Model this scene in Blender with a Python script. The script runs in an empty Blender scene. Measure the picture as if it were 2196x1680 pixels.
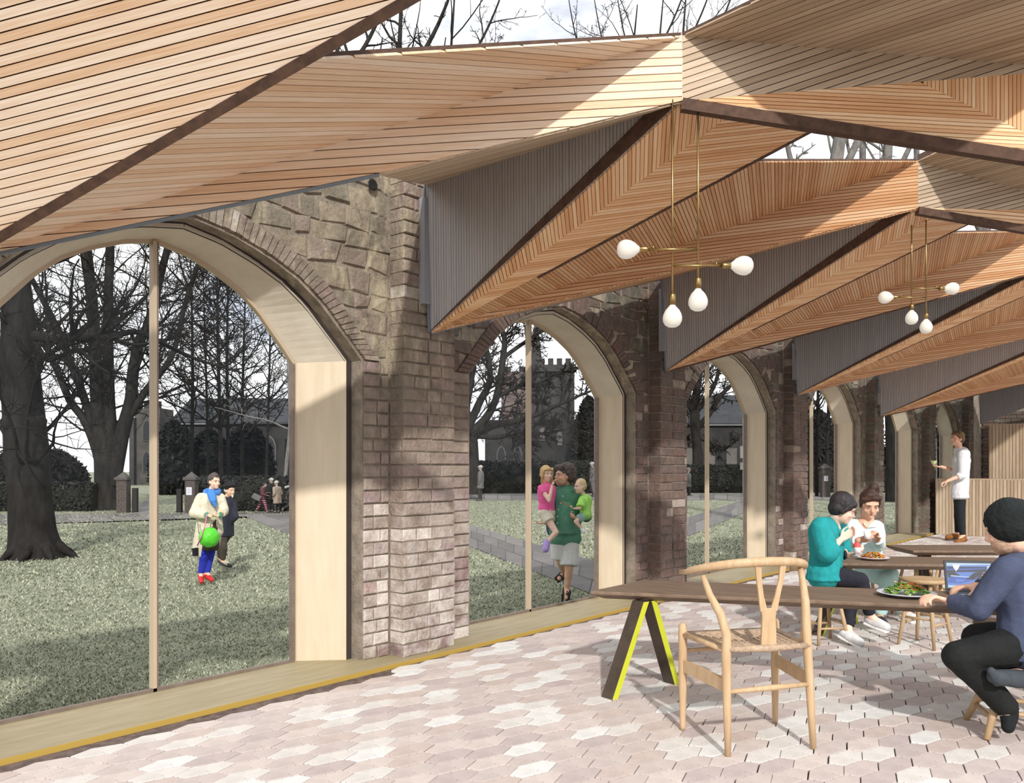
import bpy, math, random
import numpy as np
from mathutils import Vector as V, Matrix
random.seed(7); RNG = np.random.default_rng(11)
SC = bpy.context.scene; COL = SC.collection
# ---------------------------------------------------------------- camera, sky, sun, exposure
FPX, HOR, CX = 1800.0, 1000.0, 1098.0            # focal length and principal point for a 2196 x 1680 frame
AL = math.atan2(1497, 1800); SA, CA = math.sin(AL), math.cos(AL)
CAM = V((3.84, 0, 1.2)); FW = V((-SA, CA, 0)); RT = V((CA, SA, 0)); UP = V((0, 0, 1))
cd = bpy.data.cameras.new('camera'); cam = bpy.data.objects.new('camera', cd); COL.objects.link(cam)
cam.location = CAM; cam.rotation_euler = (math.pi/2, 0, AL)
cd.sensor_width = 36; cd.lens = 36*FPX/2196; cd.shift_y = (HOR-840)/2196; cd.clip_end = 400; cd.clip_start = .05
SC.camera = cam
wd = bpy.data.worlds.new('sky'); SC.world = wd; wd.use_nodes = True
nt = wd.node_tree; nt.nodes.clear()
def wn(t, **k):
    n = nt.nodes.new(t)
    for a, b in k.items(): setattr(n, a, b)
    return n
tc = wn('ShaderNodeTexCoord'); mp = wn('ShaderNodeMapping'); mp.inputs['Scale'].default_value = (1, 1, 2.6)
nz = wn('ShaderNodeTexNoise'); nz.inputs['Scale'].default_value = 3.2; nz.inputs['Detail'].default_value = 7; nz.inputs['Roughness'].default_value = .58
cr = wn('ShaderNodeValToRGB'); cr.color_ramp.elements[0].position = .36; cr.color_ramp.elements[0].color = (.34, .375, .45, 1)
cr.color_ramp.elements[1].position = .60; cr.color_ramp.elements[1].color = (1.0, 1.0, 1.0, 1)
bg = wn('ShaderNodeBackground'); bg.inputs['Strength'].default_value = 1.65; ow = wn('ShaderNodeOutputWorld')
nt.links.new(tc.outputs['Generated'], mp.inputs['Vector']); nt.links.new(mp.outputs[0], nz.inputs['Vector'])
nt.links.new(nz.outputs['Fac'], cr.inputs[0]); nt.links.new(cr.outputs[0], bg.inputs[0]); nt.links.new(bg.outputs[0], ow.inputs[0])
sd = bpy.data.lights.new('sun', 'SUN'); sd.energy = 3.3; sd.angle = math.radians(1.5); sd.color = (1.0, .965, .92)
sun = bpy.data.objects.new('sun', sd); COL.objects.link(sun)
SUNV = V((.66, -.62, .56)).normalized()           # towards the sun: low, behind the camera, over the open right side
sun.rotation_euler = SUNV.to_track_quat('Z', 'Y').to_euler(); sun.location = (12, -8, 9)
vs = SC.view_settings; vs.view_transform = 'Standard'; vs.look = 'None'; vs.exposure = 0.12; vs.gamma = 1; vs.use_curve_mapping = False
cy = SC.cycles; cy.use_denoising = True; cy.max_bounces = 7; cy.diffuse_bounces = 4; cy.transparent_max_bounces = 16
cy.caustics_reflective = False; cy.caustics_refractive = False; cy.sample_clamp_indirect = 3
# ---------------------------------------------------------------- placing by line of sight at a real distance
def W(px, py, z): return CAM + FW*z + RT*((px-CX)*z/FPX) + UP*((HOR-py)*z/FPX)
def G(px, py, h=0.0): return W(px, py, FPX*(1.2-h)/(py-HOR))
def PW(px, py, x0=0.0): return W(px, py, FPX*(3.84-x0)/(CA*(2595-px)))
def PY(px, py, Y):
    r = (px-CX)/FPX; return W(px, py, Y/(CA+r*SA))
def ray_plane(px, py, a, n):
    d = W(px, py, 1)-CAM; return CAM + d*((a-CAM).dot(n)/d.dot(n))
LAWN = -0.5
# ---------------------------------------------------------------- materials
def M(name, c, rough=.7, c2=None, scale=8, bump=0, bscale=None, metal=0, stretch=None, detail=4, lo=.35, hi=.65, coord='Object', emit=0, spec=.3, sheen=0):
    m = bpy.data.materials.new(name); m.use_nodes = True; t = m.node_tree; b = t.nodes['Principled BSDF']
    b.inputs['Roughness'].default_value = rough; b.inputs['Metallic'].default_value = metal; b.inputs['Specular IOR Level'].default_value = spec
    b.inputs['Base Color'].default_value = (*c, 1)
    if sheen: b.inputs['Sheen Weight'].default_value = sheen
    if emit: b.inputs['Emission Color'].default_value = (*c, 1); b.inputs['Emission Strength'].default_value = emit
    co = t.nodes.new('ShaderNodeTexCoord'); src = co.outputs[coord]
    if stretch:
        mp = t.nodes.new('ShaderNodeMapping'); mp.inputs['Scale'].default_value = stretch; t.links.new(src, mp.inputs[0]); src = mp.outputs[0]
    if c2:
        n = t.nodes.new('ShaderNodeTexNoise'); n.inputs['Scale'].default_value = scale; n.inputs['Detail'].default_value = detail; n.inputs['Roughness'].default_value = .65
        r = t.nodes.new('ShaderNodeValToRGB'); r.color_ramp.elements[0].position = lo; r.color_ramp.elements[1].position = hi
        r.color_ramp.elements[0].color = (*c, 1); r.color_ramp.elements[1].color = (*c2, 1)
        t.links.new(src, n.inputs['Vector']); t.links.new(n.outputs['Fac'], r.inputs[0]); t.links.new(r.outputs[0], b.inputs['Base Color'])
    if bump:
        n = t.nodes.new('ShaderNodeTexNoise'); n.inputs['Scale'].default_value = bscale or scale*2; n.inputs['Detail'].default_value = 5
        k = t.nodes.new('ShaderNodeBump'); k.inputs['Strength'].default_value = bump; k.inputs['Distance'].default_value = .02
        t.links.new(src, n.inputs['Vector']); t.links.new(n.outputs['Fac'], k.inputs['Height']); t.links.new(k.outputs[0], b.inputs['Normal'])
    return m
def S(r, g, b): return tuple(((v/255)/12.92 if v/255 <= .04045 else ((v/255+.055)/1.055)**2.4) for v in (r, g, b))
def glass_mat():
    m = bpy.data.materials.new('window_glass'); m.use_nodes = True; t = m.node_tree; t.nodes.clear()
    o = t.nodes.new('ShaderNodeOutputMaterial'); mx = t.nodes.new('ShaderNodeMixShader'); tr = t.nodes.new('ShaderNodeBsdfTransparent'); gl = t.nodes.new('ShaderNodeBsdfGlossy')
    mx.inputs[0].default_value = .014; tr.inputs[0].default_value = (.96, .97, .98, 1); gl.inputs['Roughness'].default_value = .03
    t.links.new(tr.outputs[0], mx.inputs[1]); t.links.new(gl.outputs[0], mx.inputs[2]); t.links.new(mx.outputs[0], o.inputs[0])
    return m
GLASS = glass_mat()
# ---------------------------------------------------------------- objects
def tag(o, label=None, cat=None, group=None, kind=None):
    for k, v in (('label', label), ('category', cat), ('group', group), ('kind', kind)):
        if v: o[k] = v
    return o
def empty(name, loc, label=None, cat=None, group=None, kind=None):
    o = bpy.data.objects.new(name, None); COL.objects.link(o); o.location = loc; o.empty_display_size = .1
    return tag(o, label, cat, group, kind)
def adopt(o, parent):
    if parent is None: return o
    o.parent = parent
    L = parent.location if parent.type == 'EMPTY' else V((0, 0, 0))
    o.matrix_parent_inverse = Matrix.Translation(-L); return o
def mesh(name, vs, fs, mats, parent=None, mi=None, smooth=False, uv=None):
    me = bpy.data.meshes.new(name); me.from_pydata([tuple(v) for v in vs], [], fs)
    for m in (mats if isinstance(mats, (list, tuple)) else [mats]): me.materials.append(m)
    if mi is not None: me.polygons.foreach_set('material_index', mi)
    if smooth: me.polygons.foreach_set('use_smooth', [True]*len(me.polygons))
    if uv is not None:
        l = me.uv_layers.new(name='uv'); l.data.foreach_set('uv', np.asarray(uv, dtype=np.float32).ravel())
    me.update(); o = bpy.data.objects.new(name, me); COL.objects.link(o)
    return adopt(o, parent)
class MB:
    """collects simple solids and links them as one mesh object"""
    def __init__(s): s.v = []; s.f = []; s.m = []
    def add(s, vs, fs, m=0):
        b = len(s.v); s.v += [tuple(v) for v in vs]; s.f += [tuple(i+b for i in f) for f in fs]; s.m += [m]*len(fs); return s
    def prism(s, poly, off, m=0):                       # convex polygon pushed along a vector
        n = len(poly); a = [V(p) for p in poly]; b = [p+off for p in a]
        nrm = (a[1]-a[0]).cross(a[2]-a[0])
        if nrm.dot(off) > 0: a.reverse(); b.reverse()
        return s.add(a+b, [tuple(range(n)), tuple(range(2*n-1, n-1, -1))]+[(i, i+n, (i+1) % n+n, (i+1) % n) for i in range(n)], m)
    def box(s, c, u, v, w, m=0):                        # centre and three half vectors
        c, u, v, w = V(c), V(u), V(v), V(w)
        return s.prism([c-u-v-w, c+u-v-w, c+u+v-w, c-u+v-w], w*2, m)
    def aabb(s, a, b, m=0):
        a, b = V(a), V(b); d = (b-a)/2; return s.box((a+b)/2, (d.x, 0, 0), (0, d.y, 0), (0, 0, d.z), m)
    def tube(s, pts, rad, k=8, m=0, cap=True, flat=None):
        pts = [V(p) for p in pts]; rad = rad if isinstance(rad, (list, tuple)) else [rad]*len(pts); rings = []; ref = None
        for i, p in enumerate(pts):
            d = (pts[min(i+1, len(pts)-1)]-pts[max(i-1, 0)]).normalized()
            if ref is None: ref = V((0, 0, 1)) if abs(d.z) < .9 else V((1, 0, 0))
            a = (ref-d*ref.dot(d)).normalized(); b = d.cross(a); ref = a
            rings.append([p+(a*math.cos(2*math.pi*j/k)*(flat or 1)+b*math.sin(2*math.pi*j/k))*rad[i] for j in range(k)])
        vs = [q for r in rings for q in r]; fs = []
        for i in range(len(pts)-1):
            for j in range(k): fs.append((i*k+j, i*k+(j+1) % k, (i+1)*k+(j+1) % k, (i+1)*k+j))
        if cap: fs += [tuple(range(k-1, -1, -1)), tuple((len(pts)-1)*k+j for j in range(k))]
        return s.add(vs, fs, m)
    def lathe(s, c, prof, k=20, m=0, ax=UP):            # profile of (radius, height) along an axis
        c = V(c); ax = V(ax).normalized(); a = ax.orthogonal().normalized(); b = ax.cross(a)
        vs = [c+ax*h+(a*math.cos(2*math.pi*j/k)+b*math.sin(2*math.pi*j/k))*max(r, .0004) for r, h in prof for j in range(k)]
        fs = [(i*k+j, i*k+(j+1) % k, (i+1)*k+(j+1) % k, (i+1)*k+j) for i in range(len(prof)-1) for j in range(k)]
        fs += [tuple(range(k-1, -1, -1)), tuple((len(prof)-1)*k+j for j in range(k))]
        return s.add(vs, fs, m)
    def build(s, name, mats, parent=None, smooth=False):
        o = mesh(name, s.v, s.f, mats, parent, s.m, smooth)
        return o
def bevel(o, w=.004, seg=2):
    b = o.modifiers.new('bevel', 'BEVEL'); b.width = w; b.segments = seg; b.limit_method = 'ANGLE'; return o
# ================================================================ floor
TILE_C = [S(214, 200, 193), S(224, 210, 202), S(205, 190, 186), S(232, 226, 219), S(240, 238, 233), S(214, 197, 188)]
def stone_mat(i, c):
    m = M('travertine_%d' % i, c, .75, tuple(v*.86 for v in c), 9, .12, 60)
    t = m.node_tree; b = t.nodes['Principled BSDF']; prev = b.inputs['Base Color'].links[0].from_socket
    co = t.nodes['Texture Coordinate']; n = t.nodes.new('ShaderNodeTexNoise'); n.inputs['Scale'].default_value = 55; n.inputs['Detail'].default_value = 2
    r = t.nodes.new('ShaderNodeValToRGB'); r.color_ramp.elements[0].position = .67; r.color_ramp.elements[1].position = .72
    r.color_ramp.elements[0].color = (1, 1, 1, 1); r.color_ramp.elements[1].color = (.42, .36, .33, 1)
    x = t.nodes.new('ShaderNodeMix'); x.data_type = 'RGBA'; x.blend_type = 'MULTIPLY'; x.inputs[0].default_value = 1
    t.links.new(co.outputs['Object'], n.inputs['Vector']); t.links.new(n.outputs['Fac'], r.inputs[0]); t.links.new(prev, x.inputs[6]); t.links.new(r.outputs[0], x.inputs[7]); t.links.new(x.outputs[2], b.inputs['Base Color'])
    return m
TILE_C = [tuple(v*.86 for v in c) for c in TILE_C]
TILES = [stone_mat(i, c) for i, c in enumerate(TILE_C)]
JOINT = M('floor_joint', S(84, 70, 66), .9, S(120, 105, 98), 20)
floor = MB().aabb((-.5, -10, -.12), (16, 22, -.014)).build('floor', JOINT); tag(floor, kind='structure')
def make_floor():
    ea, eb, ec = V((-.033, .100, 0)), V((.035, .119, 0)), V((.056, .017, 0)); s0 = -(ea+eb+ec)/2
    hexa = [s0, s0+ea, s0+ea+eb, -s0, -s0-ea, -s0-ea-eb]; t1, t2 = eb+ec, ec-ea
    cells = []
    for i in range(-40, 190):
        for j in range(-130, 130):
            ctr = t1*i+t2*j+V((.05, .03, 0))
            if ctr.x < .17 or ctr.x > 10 or ctr.y < .3 or ctr.y > 20.6: continue
            r = ctr-CAM; z = r.dot(FW)
            if z < 1.2: continue
            px = CX+FPX*r.dot(RT)/z; py = HOR+FPX*1.2/z
            cells.append((0 if (-60 < px < 2250 and py < 1740) else 1, z, ctr, px))
    cells = [c for c in cells if c[3] < 3300]
    cells.sort(key=lambda t: (t[0], t[1]))
    n_in = 0; rest = MB()
    protos = {}
    for out, z, ctr, px in cells:
        k = random.choices(range(6), (24, 18, 14, 20, 12, 12))[0]; dz = random.uniform(-.0022, .0012)
        sh = V((random.uniform(-1, 1), random.uniform(-1, 1), 0))*.0016
        pts = [p*.966 for p in hexa]
        chf = [p*.982 for p in pts]
        vs = [p-UP*.014 for p in pts]+[p-UP*.001 for p in pts]+[p for p in chf]
        fs = [tuple(range(17, 11, -1))]+[(i, i+6, (i+1) % 6+6, (i+1) % 6) for i in range(6)]+[(i+6, i+12, (i+1) % 6+12, (i+1) % 6+6) for i in range(6)]
        if not out and n_in < 300:
            n_in += 1
            if k not in protos:
                o = mesh('hexagon_tile', vs, fs, TILES[k]); protos[k] = o
            else:
                o = bpy.data.objects.new('hexagon_tile', protos[k].data); COL.objects.link(o)
            o.location = ctr+sh+UP*dz; o.parent = floor
        else:
            rest.add([p+ctr+sh+UP*dz for p in vs], fs, k)
    tag(rest.build('tile_paving', TILES, floor), kind='stuff')
make_floor()
# ================================================================ left wall: brick piers, arches, windows
PITCH, OC, NB = 3.17, 2.25, 6
ATAB = [(1, 0), (.91, .165), (.85, .265), (.72, .49), (.57, .68), (.4, .82), (.2, .94), (0, 1.0)]
def arch_pts(hw, sp, ap, n=22):
    ts = [(1-math.cos(math.pi*i/n/1.0))/2 for i in range(n+1)]
    xs = [p[0] for p in ATAB]; ys = [p[1] for p in ATAB]
    L = [0]
    for i in range(1, len(ATAB)): L.append(L[-1]+math.hypot(xs[i]-xs[i-1], (ys[i]-ys[i-1])*.6))
    out = []
    for i in range(n+1):
        s = L[-1]*i/n; out.append((hw*float(np.interp(s, L, xs)), sp+(ap-sp)*float(np.interp(s, L, ys))))
    right = out; left = [(-x, z) for x, z in reversed(out[:-1])]
    return right+left                                    # from right springing over the apex to left springing
def half_at(z, hw, sp, ap):
    if z <= sp: return hw
    if z >= ap: return -1
    f = (z-sp)/(ap-sp); return hw*float(np.interp(f, [p[1] for p in ATAB], [p[0] for p in ATAB]))
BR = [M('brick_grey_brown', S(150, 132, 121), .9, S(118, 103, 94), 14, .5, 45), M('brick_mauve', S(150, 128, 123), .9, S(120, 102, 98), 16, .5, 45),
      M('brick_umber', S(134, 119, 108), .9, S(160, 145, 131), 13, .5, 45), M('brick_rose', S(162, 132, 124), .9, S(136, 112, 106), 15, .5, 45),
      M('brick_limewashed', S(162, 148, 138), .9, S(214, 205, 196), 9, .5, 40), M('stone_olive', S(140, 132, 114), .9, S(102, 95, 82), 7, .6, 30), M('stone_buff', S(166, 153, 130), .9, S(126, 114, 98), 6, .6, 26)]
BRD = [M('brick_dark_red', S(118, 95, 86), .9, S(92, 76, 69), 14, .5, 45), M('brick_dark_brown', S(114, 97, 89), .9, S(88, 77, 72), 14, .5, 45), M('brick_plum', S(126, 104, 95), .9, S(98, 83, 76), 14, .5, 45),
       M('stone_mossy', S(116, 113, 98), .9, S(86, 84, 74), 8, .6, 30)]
MORTAR_ = M('lime_mortar', S(150, 138, 124), .95, S(118, 108, 95), 12, .4, 60)
def streak(m):                                           # old lime runs and damp blotches that cross joints
    t = m.node_tree; b = t.nodes['Principled BSDF']; prev = b.inputs['Base Color'].links[0].from_socket; co = t.nodes['Texture Coordinate']
    sx = t.nodes.new('ShaderNodeSeparateXYZ'); t.links.new(co.outputs['Object'], sx.inputs[0])
    mr = t.nodes.new('ShaderNodeMapRange'); mr.inputs[1].default_value = 1.0; mr.inputs[2].default_value = 2.0; t.links.new(sx.outputs[2], mr.inputs[0])
    for (c, k, sc, st, lo, hi) in ((S(172, 161, 136), .75, 6, (1, 1, .35), .52, .64), (S(70, 64, 54), .7, 5, (1, 1, .8), .54, .68)):
        mp = t.nodes.new('ShaderNodeMapping'); mp.inputs['Scale'].default_value = st; t.links.new(co.outputs['Object'], mp.inputs[0])
        n = t.nodes.new('ShaderNodeTexNoise'); n.inputs['Scale'].default_value = sc; n.inputs['Detail'].default_value = 9; n.inputs['Roughness'].default_value = .72; n.inputs['Distortion'].default_value = .6; t.links.new(mp.outputs[0], n.inputs['Vector'])
        r = t.nodes.new('ShaderNodeMapRange'); r.inputs[1].default_value = lo; r.inputs[2].default_value = hi; t.links.new(n.outputs['Fac'], r.inputs[0])
        q = t.nodes.new('ShaderNodeMath'); q.operation = 'MULTIPLY'; t.links.new(mr.outputs[0], q.inputs[0]); t.links.new(r.outputs[0], q.inputs[1])
        w = t.nodes.new('ShaderNodeMath'); w.operation = 'MULTIPLY'; w.inputs[1].default_value = k; t.links.new(q.outputs[0], w.inputs[0])
        x = t.nodes.new('ShaderNodeMix'); x.data_type = 'RGBA'; x.inputs[7].default_value = (*c, 1); t.links.new(w.outputs[0], x.inputs[0]); t.links.new(prev, x.inputs[6]); prev = x.outputs[2]
    t.links.new(prev, b.inputs['Base Color'])
def height_tint(m, pale, dark, kp, kd):  # paler towards the bottom, darker towards the top, broken up by noise
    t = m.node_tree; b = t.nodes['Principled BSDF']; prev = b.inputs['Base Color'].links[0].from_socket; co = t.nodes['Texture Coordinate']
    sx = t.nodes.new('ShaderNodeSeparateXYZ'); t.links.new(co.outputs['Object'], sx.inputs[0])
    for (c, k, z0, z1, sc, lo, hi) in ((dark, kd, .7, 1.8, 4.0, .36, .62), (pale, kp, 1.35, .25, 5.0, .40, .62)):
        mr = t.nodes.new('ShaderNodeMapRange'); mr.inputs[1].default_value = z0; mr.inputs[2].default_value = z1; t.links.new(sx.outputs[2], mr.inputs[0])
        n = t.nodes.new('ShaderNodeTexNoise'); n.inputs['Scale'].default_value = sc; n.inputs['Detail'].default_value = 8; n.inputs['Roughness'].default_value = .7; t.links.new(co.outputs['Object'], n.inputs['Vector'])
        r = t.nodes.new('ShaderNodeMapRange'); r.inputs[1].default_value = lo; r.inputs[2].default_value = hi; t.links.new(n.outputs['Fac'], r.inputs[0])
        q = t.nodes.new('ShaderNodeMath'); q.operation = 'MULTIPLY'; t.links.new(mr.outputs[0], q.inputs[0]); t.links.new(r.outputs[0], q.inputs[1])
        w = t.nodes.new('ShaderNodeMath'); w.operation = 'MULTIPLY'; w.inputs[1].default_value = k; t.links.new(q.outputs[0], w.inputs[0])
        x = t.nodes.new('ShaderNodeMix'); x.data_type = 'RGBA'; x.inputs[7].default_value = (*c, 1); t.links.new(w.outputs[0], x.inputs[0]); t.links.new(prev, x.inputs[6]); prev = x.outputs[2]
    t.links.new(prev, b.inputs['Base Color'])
for m in BR: height_tint(m, S(206, 198, 190), S(118, 109, 94), .85, .9)
for m in BR+[MORTAR_]: streak(m)
for m in BRD: height_tint(m, S(150, 130, 122), S(84, 76, 66), .35, .7)
ALLB = BR+BRD
MORTAR = MORTAR_
wall = None
def core_wall():
    mb = MB()
    xb, xf = -.50, -.142
    for n in range(-1, NB):
        c = OC+PITCH*n; pts = arch_pts(1.10, 1.843, 2.46, 14)
        for (x0, z0), (x1, z1) in zip(pts[:-1], pts[1:]):
            mb.prism([(xb, c+x0, z0), (xb, c+x0, 3.2), (xb, c+x1, 3.2), (xb, c+x1, z1)], V((xf-xb, 0, 0)))
        mb.aabb((xb, c+1.10, -.5), (xf, c+PITCH-1.10, 3.2))
        mb.aabb((xf, c+1.317+.008, 0), (-.012, c+1.78-.008, 3.02))
        mb.aabb((xb, c-1.10, -.6), (xf, c+1.10, -.03))
    mb.aabb((xb, OC+PITCH*NB-1.10, -.5), (xf, 22, 3.5))
    return mb.build('wall_left', MORTAR)
wall = core_wall(); tag(wall, kind='structure')
brick_n = [0]; brick_rest = MB()
def block(x0, x1, y0, y1, z0, z1, mi, jit=.004, name='brick'):
    """a chamfered brick whose face looks into the room (+x)"""
    j = lambda: random.uniform(-jit, jit)
    x1 += random.uniform(-.004, .006); ch = .006
    if name == 'stone':
        cy_, cz_ = (y0+y1)/2, (z0+z1)/2; q = lambda: random.uniform(-.022, .022); cs = [(y0+q(), z0+q()), (y1+q(), z0+q()), (y1+q(), z1+q()), (y0+q(), z1+q())]
        xs = x1-.012; k = .86; vs = [(x0, y, z) for y, z in cs]+[(xs, y, z) for y, z in cs]+[(x1+random.uniform(-.006, .004), cy_+(y-cy_)*k, cz_+(z-cz_)*k) for y, z in cs]
        fs = [(0, 1, 5, 4), (1, 2, 6, 5), (2, 3, 7, 6), (3, 0, 4, 7), (4, 5, 9, 8), (5, 6, 10, 9), (6, 7, 11, 10), (7, 4, 8, 11), (8, 9, 10, 11)]
        put(vs, fs, mi, name); return
    b = [(x0, y0, z0), (x0, y1, z0), (x0, y1, z1), (x0, y0, z1)]
    m = [(x1-ch, y0+j()*.4, z0), (x1-ch, y1+j()*.4, z0), (x1-ch, y1+j()*.4, z1), (x1-ch, y0+j()*.4, z1)]
    f = [(x1+j()*.5, y0+ch, z0+ch), (x1+j()*.5, y1-ch, z0+ch), (x1+j()*.5, y1-ch, z1-ch), (x1+j()*.5, y0+ch, z1-ch)]
    fs = [(0, 1, 5, 4), (1, 2, 6, 5), (2, 3, 7, 6), (3, 0, 4, 7), (4, 5, 9, 8), (5, 6, 10, 9), (6, 7, 11, 10), (7, 4, 8, 11), (8, 9, 10, 11)]
    put(b+m+f, fs, mi, name)
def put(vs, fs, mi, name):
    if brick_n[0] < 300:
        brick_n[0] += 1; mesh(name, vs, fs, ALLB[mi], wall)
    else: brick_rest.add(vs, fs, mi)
def pick(n, z, stone=False):
    if n <= 0:
        if stone: return random.choices([5, 6, 0, 2], (4, 4, 2, 2))[0]
        if z < 1.0: return random.choices([0, 1, 2, 3, 4], (4, 3, 3, .5, 2))[0]
        return random.choices([0, 1, 2, 3, 4], (4, 2, 4, .1, .3))[0]
    if n >= 3 and random.random() < .5: return 10
    if stone: return random.choices([8, 10, 7, 2], (4, 2, 2, 1))[0]
    return random.choices([7, 8, 9, 2], (4, 4, 3, .7))[0]
def bay_masonry(n):
    c = OC+PITCH*n; y0, y1 = c+1.317, c+1.78; hc = .080
    for k in range(38):                                  # the pilaster, bonded course by course
        z0 = .012+k*hc; z1 = z0+hc-.009
        cuts = [0, .22, .335, .463] if k % 2 == 0 else [0, .115, .245, .463]
        if random.random() < .3: cuts = [0, .23, .463]
        cuts = [cuts[0]]+[q+random.uniform(-.015, .015) for q in cuts[1:-1]]+[cuts[-1]]
        for a, b in zip(cuts[:-1], cuts[1:]): block(-.125, 0, y0+a+.004, y0+b-.004, z0, z1, pick(n, z0))
    for k in range(24):                                  # the strip between jamb and pilaster
        z0 = .012+k*hc; z1 = z0+hc-.009
        if z0 > 1.84: break
        m = random.choice([.08, .11, .14])
        for a, b in ((1.109, 1.109+m), (1.109+m, 1.317)): block(-.232, -.13, c+a+.003, c+b-.005, z0, z1, pick(n, z0))
    if n >= 0:                                           # the arch ring
        pts = arch_pts(1.109, 1.85, 2.472, 34); po = arch_pts(1.245, 1.85, 2.60, 34)
        for i in range(len(pts)-1):
            (a, za), (b, zb) = pts[i], pts[i+1]; (d, zd), (e, ze) = po[i], po[i+1]
            xo = random.uniform(-.006, .006); L = lambda p, q, t: p+(q-p)*t
            quad = [(a, za), (d, zd), (e, ze), (b, zb)]
            cy_, cz_ = sum(q[0] for q in quad)/4, sum(q[1] for q in quad)/4
            quad = [(cy_+(y-cy_)*.93, cz_+(z-cz_)*.95) for y, z in quad]
            back = [(-.232, c+y, z) for y, z in quad]; fr = [(-.122+xo, c+cy_+(y-cy_)*.94, cz_+(z-cz_)*.94) for y, z in quad]
            put(back+fr, [(0, 1, 5, 4), (1, 2, 6, 5), (2, 3, 7, 6), (3, 0, 4, 7), (4, 5, 6, 7)], pick(n, 1.9), 'arch_brick')
    for side in (1, -1):                                 # rubble stones of the spandrel
        z = 1.86 if side > 0 else (1.86 if n >= 0 else 9)
        while z < 3.05:
            h = random.choice([.09, .12, .15]); zm = z+h/2
            ha = half_at(zm, 1.25, 1.85, 2.60); lo = ha if ha > 0 else 0; hi = 1.317 if side > 0 else PITCH-1.78
            y = lo
            while y < hi-.02:
                w = random.uniform(.11, .27); w = min(w, hi-y)
                if hi-y-w < .06: w = hi-y
                a, b = (c+y, c+y+w) if side > 0 else (c-y-w, c-y)
                block(-.2, -.13, a+.004, b-.004, z+.004, z+h-.006, pick(n, z, True), .012, 'stone'); y += w
            z += h
    if n == 0:
        pass
    for k in range(24):                                  # left strip beside the next window
        z0 = .012+k*hc
        if z0 > 1.84: break
        block(-.232, -.13, c+1.785, c+PITCH-1.113, z0, z0+hc-.009, pick(n, z0))
for n in (0, 1, 2, 3, 4, 5, -1): bay_masonry(n)
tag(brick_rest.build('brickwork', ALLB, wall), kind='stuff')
# small weathered hole in the stonework high on the first pier
hp = PW(797, 397, -.12); MB().lathe(hp, [(.0, .0), (.03, .004), (.038, .012), (.03, .016), (0, .012)], 9, ax=V((1, 0, 0))).build('dark_hole', M('hole', S(30, 30, 27), .95), wall)
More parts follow.
